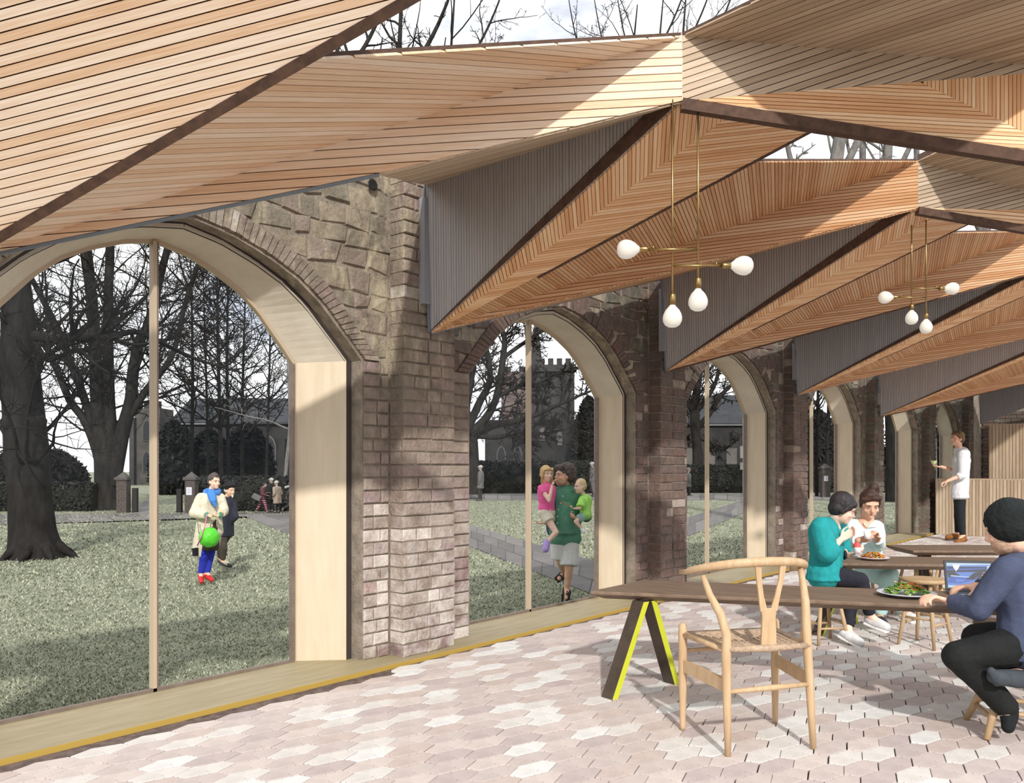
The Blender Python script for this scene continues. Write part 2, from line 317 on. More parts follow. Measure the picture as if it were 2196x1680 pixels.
# windows ------------------------------------------------------------
LINER = M('pale_birch_liner', S(206, 191, 166), .55, S(197, 181, 155), 3, .03, 40, stretch=(6, 6, .8))
ARCHL = M('pale_plaster_arch', S(212, 204, 186), .6, S(200, 190, 172), 4, .05, 60)
FRAME = M('frame_taupe', S(128, 114, 102), .45, S(112, 98, 88), 10, metal=.0)
FRAMEL = M('frame_sand', S(184, 166, 142), .5)
GAPM = M('shadow_gap_steel', S(70, 62, 59), .5, metal=.2)
SILLM = M('sill_oak_olive', S(164, 152, 121), .55, S(150, 137, 106), 4, .03, 50, stretch=(6, .7, 6))
BRASS_EDGE = M('brass_edge', S(178, 148, 72), .45)
def window(n):
    c = OC-.03+PITCH*n; root = empty('window_%d' % (n+1), (-.34, c, 0), kind='structure')
    o = arch_pts(1.055, 1.843, 2.43); HI = .865 if n == 0 else .985; i = arch_pts(HI, 1.828, 2.40); XO, XI = -.23, -.45
    cc = OC+PITCH*n
    def sheet(A, B, m, name):                            # lining between the outer and the inner outline, 2 cm thick
        mb = MB()
        for (a0, b0), (a1, b1) in zip(zip(A[:-1], B[:-1]), zip(A[1:], B[1:])):
            q = [V((XO, cc+a0[0], a0[1])), V((XI, c+b0[0], b0[1])), V((XI, c+b1[0], b1[1])), V((XO, cc+a1[0], a1[1]))]
            mid = sum(q, V())/4; nrm = (q[1]-q[0]).cross(q[2]-q[0]).normalized(); out = V((0, mid.y-c, max(0, mid.z-1.5)))
            if nrm.dot(out) < 0: nrm = -nrm
            mb.prism(q, nrm*.02)
        return mb.build(name, m, root)
    sheet(o, i, ARCHL, 'arch_lining')
    sheet([(1.055, .012), (1.055, 1.843)], [(HI, .012), (HI, 1.828)], LINER, 'jamb')
    sheet([(-1.055, 1.843), (-1.055, .012)], [(-HI, 1.828), (-HI, .012)], LINER, 'jamb')
    g = MB(); go = [(1.112, .0)]+arch_pts(1.112, 1.85, 2.475)+[(-1.112, .0)]; gi = [(1.05, .0)]+arch_pts(1.05, 1.84, 2.425)+[(-1.05, .0)]
    for k in range(len(go)-1):
        g.prism([(-.243, cc+go[k][0], go[k][1]), (-.243, cc+go[k+1][0], go[k+1][1]), (-.243, cc+gi[k+1][0], gi[k+1][1]), (-.243, cc+gi[k][0], gi[k][1])], V((.008, 0, 0)))
    g.build('shadow_gap', GAPM, root)
    f = MB(); H2, H3 = HI+.005, HI-.018; fo = [(H2, .012)]+arch_pts(H2, 1.828, 2.405)+[(-H2, .012)]; fi = [(H3, .012)]+arch_pts(H3, 1.822, 2.382)+[(-H3, .012)]
    for k in range(len(fo)-1):
        f.prism([(-.475, c+fo[k][0], fo[k][1]), (-.475, c+fo[k+1][0], fo[k+1][1]), (-.475, c+fi[k+1][0], fi[k+1][1]), (-.475, c+fi[k][0], fi[k][1])], V((.035, 0, 0)))
    f.build('frame', FRAMEL, root)
    MB().aabb((-.447, c-H3, .012), (-.425, c+H3, .03)).build('bottom_rail', FRAME, root)
    my = c-.02
    MB().aabb((-.47, my-.016, .012), (-.425, my+.004, 2.385)).build('mullion', FRAMEL, root)
    MB().aabb((-.465, my+.004, .012), (-.43, my+.016, 2.385)).build('mullion_dark_half', FRAME, root)  # darker right half of the mullion
    MB().aabb((-.462, c+H3-.012, .03), (-.425, c+H3+.003, 1.82)).build('stile', FRAME, root)
    for s in (1, -1):
        pts = [p for p in [(H3, .02)]+arch_pts(H3, 1.822, 2.382)+[(-H3, .02)] if p[0]*s >= -.001]
        e = my-c+(.014 if s > 0 else -.014); pts = [(p[0] if abs(p[0]) > abs(e) else e, p[1]) for p in pts]+[(e, .02)]
        if s < 0: pts = [(e, .02)]+pts[:-1]
        poly = [(-.456, c+a, b) for a, b in pts]
        mesh('pane', [V(p) for p in poly], [tuple(range(len(poly)))], GLASS, root)
for n in range(-1, NB):
    if n >= 0: window(n)
sl = MB().aabb((-.5, -1.5, -.05), (.075, 21.4, .012)).build('trim_1', SILLM); tag(sl, kind='structure')
tag(MB().aabb((.075, -1.5, -.05), (.079, 21.4, .0125)).build('trim_2', BRASS_EDGE), kind='structure')
# end wall with brickwork
def end_wall():
    w = MB().aabb((-.5, 21.4, -.1), (9, 21.7, 3.4)).build('wall_back', MORTAR); tag(w, kind='structure')
    r = MB()
    for k in range(30):
        z0 = .02+k*.08; y = -.1-(k % 2)*.11
        while y < 8.5:
            wd = random.choice([.22, .22, .11]); x1 = y+wd
            r.aabb((y+.004, 21.36, z0), (x1-.004, 21.4, z0+.071), random.choice([7, 8, 9, 10])); y = x1
    tag(r.build('brickwork', ALLB, w), kind='stuff')
end_wall()
# ================================================================ folded timber ceiling
WS = []
for i, (a, b) in enumerate([(S(245, 226, 202), S(226, 190, 155)), (S(240, 216, 188), S(218, 178, 140)), (S(247, 231, 210), S(230, 200, 168)), (S(236, 206, 174), S(212, 168, 126))]):
    WS.append(M('larch_slat_%d' % i, a, .55, b, 3.0, .05, 8, coord='UV', stretch=(1.2, 60, 1), detail=5, lo=.38, hi=.72))
WO = []
for i, (a, b) in enumerate([(S(244, 204, 160), S(220, 166, 114)), (S(236, 192, 146), S(210, 152, 100)), (S(246, 212, 172), S(226, 178, 128)), (S(228, 180, 132), S(200, 140, 88))]):
    WO.append(M('orange_larch_slat_%d' % i, a, .55, b, 3.0, .05, 8, coord='UV', stretch=(1.2, 60, 1), detail=5, lo=.38, hi=.72))
WD = []  # larch darkened overall, painting in the shade on the far planes
for i, (a, b) in enumerate([(S(212, 170, 128), S(190, 138, 92)), (S(204, 158, 116), S(180, 126, 82)), (S(214, 176, 138), S(194, 148, 104)), (S(198, 150, 106), S(172, 116, 72))]):
    WD.append(M('shaded_larch_slat_%d' % i, a, .55, b, 3.0, .05, 8, coord='UV', stretch=(1.2, 60, 1), detail=5, lo=.38, hi=.72))
WG = [M('grey_stained_slat_%d' % i, a, .65, b, 3.0, .05, 8, coord='UV', stretch=(1.2, 60, 1), detail=5, lo=.35, hi=.7) for i, (a, b) in enumerate([(S(186, 183, 182), S(158, 156, 157)), (S(178, 173, 170), S(162, 162, 166)), (S(172, 172, 176), S(186, 174, 164))])]
WB = [M('brown_slat_%d' % i, a, .6, b, 3.0, .05, 8, coord='UV', stretch=(1.2, 60, 1), detail=5, lo=.35, hi=.7) for i, (a, b) in enumerate([(S(200, 180, 155), S(170, 148, 124)), (S(188, 168, 143), S(158, 136, 112)), (S(208, 189, 164), S(176, 154, 129))])]
BACK = M('panel_backing', S(96, 72, 58), .8, S(74, 56, 46), 20); BACKG = M('panel_backing_grey', S(96, 92, 90), .8)
EDGE = M('panel_edge_blue_grey', S(122, 134, 144), .5); STEEL = M('bracket_steel', S(150, 151, 155), .5)
ceil = empty('ceiling', (1.5, 6, 3), kind='structure')
slat_n = [0]; cladding = {'v': [], 'f': [], 'm': [], 'uv': []}; SLM = WS+WG+WB+WO+WD
def clip(poly, f):
    out = []
    for i in range(len(poly)):
        a, b = poly[i], poly[(i+1) % len(poly)]; fa, fb = f(a), f(b)
        if fa >= 0: out.append(a)
        if (fa >= 0) != (fb >= 0): out.append(a+(b-a)*(fa/(fa-fb)))
    return out
def panel(tris, sw, mats, back=BACK, thick=.05, single=True, name='roof_panel'):
    """tris: (three points, grain start px, grain end px). Battens laid over a solid board."""
    bk = MB(); done = []
    for pts, g0, g1 in tris:
        pts = [V(p) for p in pts]; n = (pts[1]-pts[0]).cross(pts[2]-pts[0])
        if n.length < 1e-6: continue
        n.normalize()
        if n.dot(CAM-pts[0]) < 0: n = -n
        bk.prism(pts, -n*thick); done.append((pts, n, g0, g1))
    root = bk.build(name, back, ceil)
    for pts, n, g0, g1 in done:
        u = (ray_plane(*g1, pts[0], n)-ray_plane(*g0, pts[0], n)); u = (u-n*u.dot(n)).normalized(); v = n.cross(u)
        o = pts[0]; loc = [V(((p-o).dot(u), (p-o).dot(v))) for p in pts]
        lo, hi = min(p.y for p in loc), max(p.y for p in loc); k = math.floor(lo/sw)
        while k*sw < hi:
            a, b = k*sw+min(.0022, sw*.075), (k+1)*sw-min(.0022, sw*.075); k += 1
            q = clip(clip(loc, lambda p: p.y-a), lambda p: b-p.y)
            if len(q) < 3: continue
            ar = abs(sum(q[i].x*q[(i+1) % len(q)].y-q[(i+1) % len(q)].x*q[i].y for i in range(len(q))))/2
            if ar < 1e-4: continue
            d = .009+random.uniform(-.0012, .0012); w = [o+u*p.x+v*p.y for p in q]; m = len(w); du = random.uniform(0, 40); dv = random.uniform(0, 40)
            vs = w+[p+n*d for p in w]; fs = [tuple(range(m, 2*m))]+[(i, (i+1) % m, (i+1) % m+m, i+m) for i in range(m)]
            if (vs[m+1]-vs[m]).cross(vs[m+2]-vs[m]).dot(n) < 0: fs = [tuple(reversed(f)) for f in fs]
            uvp = [(p.x+du, p.y+dv) for p in q]*2; uv = [uvp[i] for f in fs for i in f]
            mt = random.choice(mats)
            if single and slat_n[0] < 300:
                slat_n[0] += 1; mesh('slat', vs, fs, mt, root, uv=uv)
            else:
                bb = len(cladding['v']); cladding['v'] += vs; cladding['f'] += [tuple(i+bb for i in f) for f in fs]; cladding['m'] += [SLM.index(mt)]*len(fs); cladding['uv'] += uv
    return root
def bar(a, b, w, h, m, name, par=None):
    a, b = V(a), V(b); d = (b-a).normalized(); s = d.cross(UP).normalized(); t = s.cross(d)
    return MB().box((a+b)/2, (b-a)/2, s*w/2, t*h/2).build(name, m, par or ceil)
P = {0: PW(-120, 565, .03), 1: PW(925, 712, .03), 2: PW(1430, 795, .03), 3: PW(1711, 846, .03), 4: PW(1889, 893, .03), 5: PW(2103, 910, .03)}
T = {1: PW(915, 395, .03), 2: PW(1420, 597, .03), 3: PW(1705, 720, .03), 4: PW(1885, 803, .03), 5: PW(2100, 840, .03)}
L1 = PW(812, 372, .03)
A = {1: PY(1462, 217, P[1].y-.06), 2: PY(1967, 447, P[2].y-.04), 3: PY(2237, 579, P[3].y), 4: PY(2410, 672, P[4].y), 5: PY(2560, 740, P[5].y)}
AT = {1: (1462, 76), 2: (1967, 345), 3: (2237, 495), 4: (2410, 600), 5: (2560, 690)}
def above(p, py):
    z = (p-CAM).dot(FW); return V((p.x, p.y, 1.2+(HOR-py)*z/FPX))
At = {k: above(A[k], AT[k][1]) for k in A}
B = {0: V((2.18, 1.97, 2.83)), 1: PY(1760, 265, P[1].y+.86), 2: PY(2088, 472, P[2].y+.88), 3: PY(2330, 574, P[3].y+.9), 4: PY(2480, 655, P[4].y+.95)}
A0 = V((.9, .55, 3.2))
def along(a, b, px):
    best = min((abs(CX+FPX*(a+(b-a)*t-CAM).dot(RT)/(a+(b-a)*t-CAM).dot(FW)-px), t) for t in [i/200 for i in range(20, 201)]); return a+(b-a)*best[1]
C = {0: along(P[0], B[0], 632), 1: along(P[1], B[1], 1608), 2: along(P[2], B[2], 2035), 3: along(P[3], B[3], 2290), 4: P[4]+(B[4]-P[4])*.9}
# bay 0: the big plane over the camera, the pale plane behind it, its soffit and the shaded counterpart right of the ridge
panel([((P[0], A0, B[0]), (0, 300), (600, 150))], .031, WS, thick=.055)
gd = ((300, 400), (1300, 330))
nd = (A[1]-P[0]).cross(At[1]-P[0]).normalized(); L1d = ray_plane(812, 372, P[0], nd)
panel([((P[0], L1d, A[1]), *gd), ((P[0], A[1], At[1]), *gd), ((P[0], At[1], C[0]), *gd)], .038, WS, thick=.016)
panel([((L1d, T[1], A[1]), (850, 385), (1400, 240))], .05, WB, thick=.02)
T1r = W(2330, 149, 3.9); P1r = W(2330, 350, 3.9); W1 = W(2330, -337, 2.75)
gq = ((1480, 170), (2000, -7))
panel([((A[1], T1r, At[1]), *gq), ((At[1], T1r, W1), *gq)], .034, WB, thick=.016)
Mr = A[1]+(T1r-A[1])*.6
panel([((A[1], Mr, P1r), (1600, 230), (2150, 258)), ((Mr, T1r, P1r), (2150, 180), (2150, 260))], .018, WO)
def bay(n):
    if n in A:
        panel([((T[n], P[n], A[n]), (CX+(A[n]-CAM).dot(RT)/(A[n]-CAM).dot(FW)*FPX-250, 500), (CX+(A[n]-CAM).dot(RT)/(A[n]-CAM).dot(FW)*FPX-250, 400))], .022, WG, BACKG, .03)
    if n not in B: return
    a, b, p = A[n], B[n], P[n]; m = a+(b-a)*.36
    px = lambda q: CX+FPX*(q-CAM).dot(RT)/(q-CAM).dot(FW)
    py = lambda q: HOR-FPX*(q-CAM).z/(q-CAM).dot(FW)
    xm, ym = (px(p)+px(b))/2, (py(p)+py(b))/2
    panel([((p, a, m), (xm, ym), (xm, ym-90)), ((p, m, b), (xm-100, ym+20), (xm+200, ym-22))], .023, WO, thick=.055)
    k = p.lerp(a, 1)+(T[n]-a)*.10                        # narrow dark return between the grey face and the lit strip
    nrm = V((.0, -1, 0)); MB().prism([p+nrm*.016, a+nrm*.016, k+nrm*.016], -nrm*.01).build('edge_return', BACK, ceil)
    if n+1 in A:
        a2, t2, at = A[n+1], T[n+1], At[n+1]; q = (px(a2)-300, py(a2)+70)
        panel([((p, t2, a2), q, (q[0]+300, q[1]-38)), ((p, a2, at), q, (q[0]+300, q[1]-38)), ((p, at, C[n]), (q[0], q[1]), (q[0], q[1]-100))], .023, WD, thick=.016)
        bar(p-UP*.008, t2-UP*.008, .012, .012, EDGE, 'edge_strip')
for n in (1, 2, 3, 4, 5): bay(n)
bar(P[0]-UP*.008, L1d-UP*.008, .012, .012, EDGE, 'edge_strip')
def lip(a, b, c, w, name):                               # dark return along the open edge of a folded plate
    a, b, c = V(a), V(b), V(c); n = (b-a).cross(c-a).normalized()
    if n.dot(CAM-a) < 0: n = -n
    o = ((a-c)-(b-a).normalized()*((a-c).dot((b-a).normalized()))).normalized()
    return MB().prism([a+n*.012, b+n*.012, b+o*w+n*.012, a+o*w+n*.012], -n*.03).build(name, BACK, ceil)
lip(P[0], B[0], A0, .036, 'edge_return')
for n in (1, 2, 3): lip(P[n].lerp(B[n], .3), B[n], A[n], .022, 'edge_return')
for n in (1, 2, 3, 4, 5):
    bar(T[n]+V((0, -.02, .0)), P[n]+V((0, -.02, 0)), .01, .01, EDGE, 'edge_strip')
    t, p = T[n], P[n]
    if n < 5: MB().aabb((-.01, p.y-.075, p.z+.17), (.045, p.y-.01, t.z-.09)).build('bracket_plate', STEEL, ceil)
T2r = W(2360, 455, 6.5); P2r = W(2360, 516, 6.5); W2 = W(2300, 185, 5.25)
gq = ((2000, 420), (2180, 375))
panel([((A[2], T2r, At[2]), *gq), ((At[2], T2r, W2), *gq)], .03, WB, single=False)
panel([((A[2], T2r, P2r), (2000, 450), (2180, 465))], .028, WO, single=False)
bar(A[1]-UP*.02, P1r-UP*.02, .05, .055, BACK, 'edge_beam'); bar(A[2]-UP*.02, P2r-UP*.02, .05, .055, BACK, 'edge_beam')
c = cladding; o = mesh('slat_cladding', c['v'], c['f'], SLM, ceil, c['m'], uv=c['uv']); tag(o, kind='stuff')
for q in ([C[1], At[2], W(2040, 308, 5.6), B[1]], [C[2], At[3], W(2330, 470, 7.6), B[2]]):
    m = sum(q, V())/4; zt = max(p.z for p in q)+.03
    mesh('skylight_pane', [V((m.x+(p.x-m.x)*1.35, m.y+(p.y-m.y)*1.35, zt)) for p in q], [(0, 1, 2, 3)], GLASS, ceil)
# ================================================================ tables, stools, chair, lamps, counter
TOP = M('table_walnut_brown', S(128, 108, 90), .55, S(104, 86, 71), 3, .05, 40, stretch=(1.2, 14, 6))
LEGD = M('table_leg_brown', S(78, 66, 55), .6, S(62, 52, 44), 8); LIME = M('leg_edge_lime', S(190, 194, 52), .5)
BEECH = M('beech_wood', S(198, 170, 135), .5, S(182, 152, 116), 5, .03, 40, stretch=(8, 8, 1.2)); BEECHD = M('stool_wood', S(190, 162, 126), .55, S(166, 138, 104), 5)
CORD = M('paper_cord', S(196, 172, 146), .85, S(164, 140, 118), 60, .5, 160); DARKSEAT = M('stool_seat_dark', S(94, 74, 58), .6, S(74, 58, 46), 9)
def cl(X, z, h): return CAM+FW*z+RT*X+UP*(h-1.2)        # camera-aligned floor plan: X to the right, z away
def table(label, X0, z0, ang, length, width, h, feet, group='long wooden trestle tables', end=None):
    d = RT*math.cos(ang)+FW*math.sin(ang); s = FW*math.cos(ang)-RT*math.sin(ang)
    if end: s = (RT*end[0]+FW*end[1]).normalized()
    c0 = cl(X0, z0, 0); c0.z = 0; ctr = c0+d*(length/2)+s*(width/2)
    root = empty('trestle_table', (ctr.x, ctr.y, 0), label, 'table', group)
    q = [c0, c0+d*length, c0+d*length+s*width, c0+s*width]; ins = .05
    qi = [c0+d*ins+s*ins, c0+d*(length-ins)+s*ins, c0+d*(length-ins)+s*(width-ins), c0+d*ins+s*(width-ins)]
    vs = [p+UP*(h-.045) for p in qi]+[p+UP*(h-.018) for p in q]+[p+UP*h for p in q]
    fs = [(3, 2, 1, 0), (8, 9, 10, 11)]+[(i+a, (i+1) % 4+a, (i+1) % 4+a+4, i+a+4) for a in (0, 4) for i in range(4)]
    bevel(mesh('tabletop', vs, fs, TOP, root), .004)
    for (fa, fb, ap) in feet:
        fa, fb, ap = V(fa), V(fb), V(ap); along = (fb-fa).normalized(); th = V((along.y, -along.x, 0))
        for f in (fa, fb):
            sgn = 1 if f is fa else -1
            a = ap-along*.03*sgn; w = along*.020; t = th*.040
            lg = MB(); poly = [f-w, f+w, a+w, a-w]
            lg.prism([p-t for p in poly], t*2); l = lg.build('leg', LEGD, root)
            # painted inner edges
            r = t if t.dot(RT) > 0 else -t
            MB().prism([f-w*.98+r, f+w*.98+r, a+w*.98+r, a-w*.98+r], r.normalized()*.003).build('painted_edge', LIME, l)
    return root
g1, g2 = G(1307, 1497), G(1440, 1465)
ap1 = cl(.715, 4.53, .475)
ang1 = -.275
t1d = RT*math.cos(ang1)+FW*math.sin(ang1)
TH = .52
table('long brown table nearest the camera with a tapered left corner behind the pale chair', .424, 4.567, ang1, 2.75, .57, TH,
      [(g1, g2, ap1), (g1+t1d*2.1, g2+t1d*2.1, ap1+t1d*2.1)], end=(.36, .44))
h1, h2 = G(1738, 1363), G(1812, 1336)
ap2 = (h1+h2)/2+UP*.46+RT*.03
ang2 = -math.atan2(.12, 1)
t2d = RT*math.cos(ang2)+FW*math.sin(ang2)
table('middle brown table carrying the red pasta dish in front of the two women', 2.38, 6.05, ang2, 1.75, .52, .5, [(h1+RT*.05, h2+RT*.05, ap2+RT*.09), (h1+t2d*1.35, h2+t2d*1.35, ap2+t2d*1.35)])
k1 = G(1995, 1296); k2 = k1+FW*.42+RT*.1
table('farthest brown table behind the open laptop', 3.32, 6.95, 0.0, 1.6, .5, .5, [(k1, k2, (k1+k2)/2+UP*.46), (k1+RT*1.2, k2+RT*1.2, (k1+k2)/2+UP*.46+RT*1.2)])
def stool(label, c, h, r, spread, seat=BEECHD, rot=.3, group='round wooden stools', lr=.013):
    c = V(c); root = empty('stool', (c.x, c.y, 0), label, 'stool', group)
    MB().lathe(c+UP*(h-.03), [(r*.8, 0), (r*.97, .006), (r, .018), (r*.97, .026), (r*.8, .03)], 26).build('seat', seat, root, True)
    tops, fts = [], []
    for i in range(4):
        a = rot+i*math.pi/2; u = V((math.cos(a), math.sin(a), 0)); t = c+u*r*.62+UP*(h-.028); f = c+u*spread; tops.append(t); fts.append(f)
        MB().tube([f, f.lerp(t, .5), t], [lr*.8, lr*1.1, lr*.9], 8).build('leg', BEECHD, root, True)
    for i in range(4):
        k = .36 if i % 2 else .45; MB().tube([fts[i].lerp(tops[i], k), fts[(i+1) % 4].lerp(tops[(i+1) % 4], k)], lr*.62, 6).build('rung', BEECHD, root, True)
    return root
stool('pale wooden stool with its legs showing under the salad plate', cl((1984-CX)*5.62/FPX, 5.62, 0), .45, .15, .17, rot=.55)
stool('pale wooden stool half hidden behind the middle table', cl((1965-CX)*6.75/FPX, 6.75, 0), .43, .15, .18, rot=.2)
stool('pale wooden stool tucked under the right of the middle table', cl((2035-CX)*6.85/FPX, 6.85, 0), .43, .15, .18, rot=.9)
stool('dark round seated stool beyond the seated man in the black beanie', cl((2150-CX)*4.75/FPX, 4.75, 0), .32, .15, .17, DARKSEAT, .4)
ms = stool('low stool under the seated man in the black beanie', cl((2172-CX)*3.79/FPX, 3.79, 0), .272, .15, .215, M('stool_cushion_grey', S(66, 70, 74), .8), 1.25, lr=.017)
stool('stool under the woman in the teal jumper', cl((1768-CX)*5.72/FPX, 5.72, 0), .335, .15, .16, rot=.1)
stool('stool under the woman in the white top', cl((1858-CX)*6.85/FPX, 6.85, 0), .40, .15, .16, rot=.7)
# ---- the wishbone-backed chair, seen from behind
def make_chair():
    n1, n2 = G(1561, 1622), G(1744, 1606); mid = (n1+n2)/2; r = (n2-n1).normalized(); f = V((-r.y, r.x, 0))
    if f.dot(FW) < 0: f = -f
    hw = (n2-n1).length/2; root = empty('dining_chair', (mid.x, mid.y, 0), 'pale chair with Y-shaped splat and woven seat at the long table', 'chair')
    L = lambda x, y, z: mid+r*x+f*y+UP*z
    D = .36; fx = hw+.035; sh = .445
    for s in (-1, 1):                                    # rear legs sweep up into the back
        p = [(s*hw, 0, 0), (s*hw*.99, .01, .2), (s*hw*.985, .02, .42), (s*(hw-.005), .02, .50), (s*(hw+.015), .035, .58), (s*(hw+.045), .075, .66), (s*(hw+.06), .105, .735)] if s < 0 else \
            [(s*hw, 0, 0), (s*hw*.97, .01, .2), (s*hw*.93, .02, .42), (s*(hw-.02), .02, .52), (s*(hw-.015), .035, .62), (s*(hw-.005), .07, .70), (s*(hw), .10, .765)]
        MB().tube([L(*q) for q in p], [.013, .017, .02, .0195, .018, .0145, .011], 12).build('rear_leg', BEECH, root, True)
        MB().tube([L(s*fx, D, 0), L(s*fx, D, .02), L(s*fx, D, .25), L(s*fx, D, .43), L(s*fx, D, .475), L(s*fx, D, .487)], [.011, .013, .019, .02, .018, .010], 12).build('front_leg', BEECH, root, True)
        q = [L(s*hw*.98, .01, .285), L(s*fx, D, .295)]; d = (q[1]-q[0]); b = r*.008
        MB().box((q[0]+q[1])/2, d/2, b, UP*.027).build('side_stretcher', BEECH, root)
        MB().tube([L(s*hw*.96, .02, .43), L(s*fx, D, .435)], .012, 8).build('seat_rail', BEECH, root, True)
    MB().tube([L(-hw, .008, .262), L(0, .002, .27), L(hw*.95, .008, .272)], [.0095, .013, .0095], 10).build('rear_stretcher', BEECH, root, True)
    MB().tube([L(-fx, D, .36), L(0, D+.003, .365), L(fx, D, .365)], [.009, .012, .009], 10).build('front_stretcher', BEECH, root, True)
    # bent top rail with forward-curving arms
    pts = []
    for i in range(25):
        t = math.pi*(i/24); x = -math.cos(t)*(hw+.075); y = .235-math.sin(t)*.215
        pts.append(L(x, y, .735+.062*math.sin(t)**1.0))
    rad = [.012]+[.0165+.0035*math.sin(math.pi*i/22) for i in range(23)]+[.012]
    MB().tube([pts[0]+f*.055-UP*.006]+pts+[pts[-1]+f*.055-UP*.006], [.011]+rad+[.011], 12).build('top_rail', BEECH, root, True)
    # Y splat
    def strip(pa, w, th, mb):
        vs, fs = [], []
        for i, p in enumerate(pa):
            for a, b in ((-1, -1), (1, -1), (1, 1), (-1, 1)): vs.append(L(*p)+r*(a*w[i])+f*(b*th))
        for i in range(len(pa)-1):
            for j in range(4): fs.append((i*4+j, i*4+(j+1) % 4, i*4+4+(j+1) % 4, i*4+4+j))
        fs += [(3, 2, 1, 0), tuple(len(pa)*4-4+j for j in range(4))]; mb.add(vs, fs)
    sp = MB(); strip([(.005, .03, .435), (.004, .028, .5), (.004, .028, .56), (.004, .028, .60)], [.036, .034, .031, .036], .007, sp)
    strip([(-.018, .028, .585), (-.031, .028, .65), (-.042, .026, .72), (-.048, .025, .795)], [.017, .012, .012, .015], .006, sp)
    strip([(.027, .028, .585), (.045, .028, .65), (.062, .026, .72), (.072, .026, .79)], [.017, .012, .012, .015], .006, sp)
    bevel(sp.build('splat', BEECH, root), .003)
    # woven seat: four triangular fields dipping to the middle
    N = 13; vs, fs = [], []
    for top in (1, 0):
        for j in range(N):
            for i in range(N):
                u, v = i/(N-1)*2-1, j/(N-1)*2-1; w_ = (hw*.97)*(1-(v+1)/2)+fx*(v+1)/2
                e = max(abs(u), abs(v)); z = sh-.018*(1-e**2.5)
                z = z if top else z-.022
                vs.append(L(u*w_, .012+(v+1)/2*(D-.012), z+(.004 if abs(v) > .9 and top else 0)))
    for j in range(N-1):
        for i in range(N-1):
            a = j*N+i; fs.append((a, a+1, a+N+1, a+N)); b = a+N*N; fs.append((b, b+N, b+N+1, b+1))
    for i in range(N-1):
        for e in ((i, i+1), ((N-1)*N+i+1, (N-1)*N+i), ((i+1)*N, i*N), (i*N+N-1, (i+1)*N+N-1)): fs.append((e[1], e[0], e[0]+N*N, e[1]+N*N))
    seat = mesh('seat', vs, fs, CORD, root, smooth=True)
    cords = MB()
    for k in range(1, 9):
        t = k/9
        for (x0, y0, x1, y1) in ((-t, -t, t, -t), (-t, t, t, t), (-t, -t, -t, t), (t, -t, t, t)):
            q = []
            for x, y in ((x0, y0), ((x0+x1)/2, (y0+y1)/2), (x1, y1)):
                w_ = (hw*.97)*(1-(y+1)/2)+fx*(y+1)/2; q.append(L(x*w_, .012+(y+1)/2*(D-.012), sh-.018*(1-max(abs(x), abs(y))**2.5)+.001))
            cords.tube(q, .0035, 5)
    tag(cords.build('cord_weave', CORD, seat, True), kind='stuff')
    MB().tube([L(-hw*.96, .012, .437), L(0, .008, .434), L(hw*.93, .012, .437)], [.013, .0145, .013], 10).build('seat_edge', CORD, root, True)
make_chair()
# ---- pendant lamps
BRASS = M('brass', S(168, 142, 92), .3, metal=1.0); BLACK = M('socket_shadow', S(60, 44, 22), .4, metal=.7)
def bulb_mat():
    m = bpy.data.materials.new('frosted_bulb'); m.use_nodes = True; t = m.node_tree; b = t.nodes['Principled BSDF']
    b.inputs['Base Color'].default_value = (.45, .43, .40, 1); b.inputs['Roughness'].default_value = .35
    lw = t.nodes.new('ShaderNodeLayerWeight'); lw.inputs[0].default_value = .35; r = t.nodes.new('ShaderNodeValToRGB')
    r.color_ramp.elements[0].color = (1.0, .90, .70, 1); r.color_ramp.elements[1].color = (.80, .76, .70, 1); r.color_ramp.elements[1].position = .6
    t.links.new(lw.outputs['Facing'], r.inputs[0]); t.links.new(r.outputs[0], b.inputs['Emission Color']); b.inputs['Emission Strength'].default_value = .40
    return m
BULB = bulb_mat()
def pendant(label, z, xa, xb, yt, bars, drops, flip):
    k = z/FPX; p = lambda px, py: W(px, py, z); top = p((xa+xb)/2, yt)
    root = empty('pendant_lamp', top, label, 'lamp', 'brass pendant lamps'); R_ = .0055
    for x, yb in ((xa, drops[0][0]), (xb, drops[1][0])):
        MB().tube([p(x, yt-12), p(x, yb)], R_, 8).build('rod', BRASS, root, True)
    for (x0, x1, y, kn, s0, s1, bx) in bars:
        b = MB().tube([p(x0, y), p(x1, y)], R_*1.05, 8).build('arm', BRASS, root, True)
        MB().tube([p(kn, y), p(kn, y-9*4.1/z)], R_*.8, 6).build('knob', BRASS, b, True)
        d = RT*(1 if bx > x1 else -1)
        so = MB().lathe(p(s0, y), [(.006, 0), (.0145, .003), (.0155, .01), (.0155, abs(s1-s0)*k-.002), (.0135, abs(s1-s0)*k)], 14, ax=d).build('socket', BRASS, root, True)
        MB().lathe(p(s1, y), [(.012, -.004), (.016, .004), (.034, .024), (.044, .044), (.0475, .062), (.0455, .08), (.036, .097), (.02, .107), (0, .11)], 18, ax=d).build('bulb', BULB, root, True)
    for (yb, s0, s1, x) in ((drops[0][0], drops[0][1], drops[0][2], xa), (drops[1][0], drops[1][1], drops[1][2], xb)):
        MB().lathe(p(x, s0), [(.006, 0), (.0145, .003), (.0155, .01), (.0155, (s1-s0)*k-.002), (.0135, (s1-s0)*k)], 14, ax=-UP).build('socket', BRASS, root, True)
        MB().lathe(p(x, s1), [(.012, -.004), (.016, .004), (.034, .024), (.044, .044), (.0475, .062), (.0455, .08), (.036, .097), (.02, .107), (0, .11)], 18, ax=-UP).build('bulb', BULB, root, True)
pendant('nearer brass pendant lamp with four frosted bulbs hanging from the first ridge', 4.12, 1442, 1497, 226,
        [(1497, 1390, 535, 1401, 1390, 1371, 1350), (1442, 1548, 570, 1536, 1548, 1567, 1590)], [(632, 630, 655), (598, 596, 620)], 0)
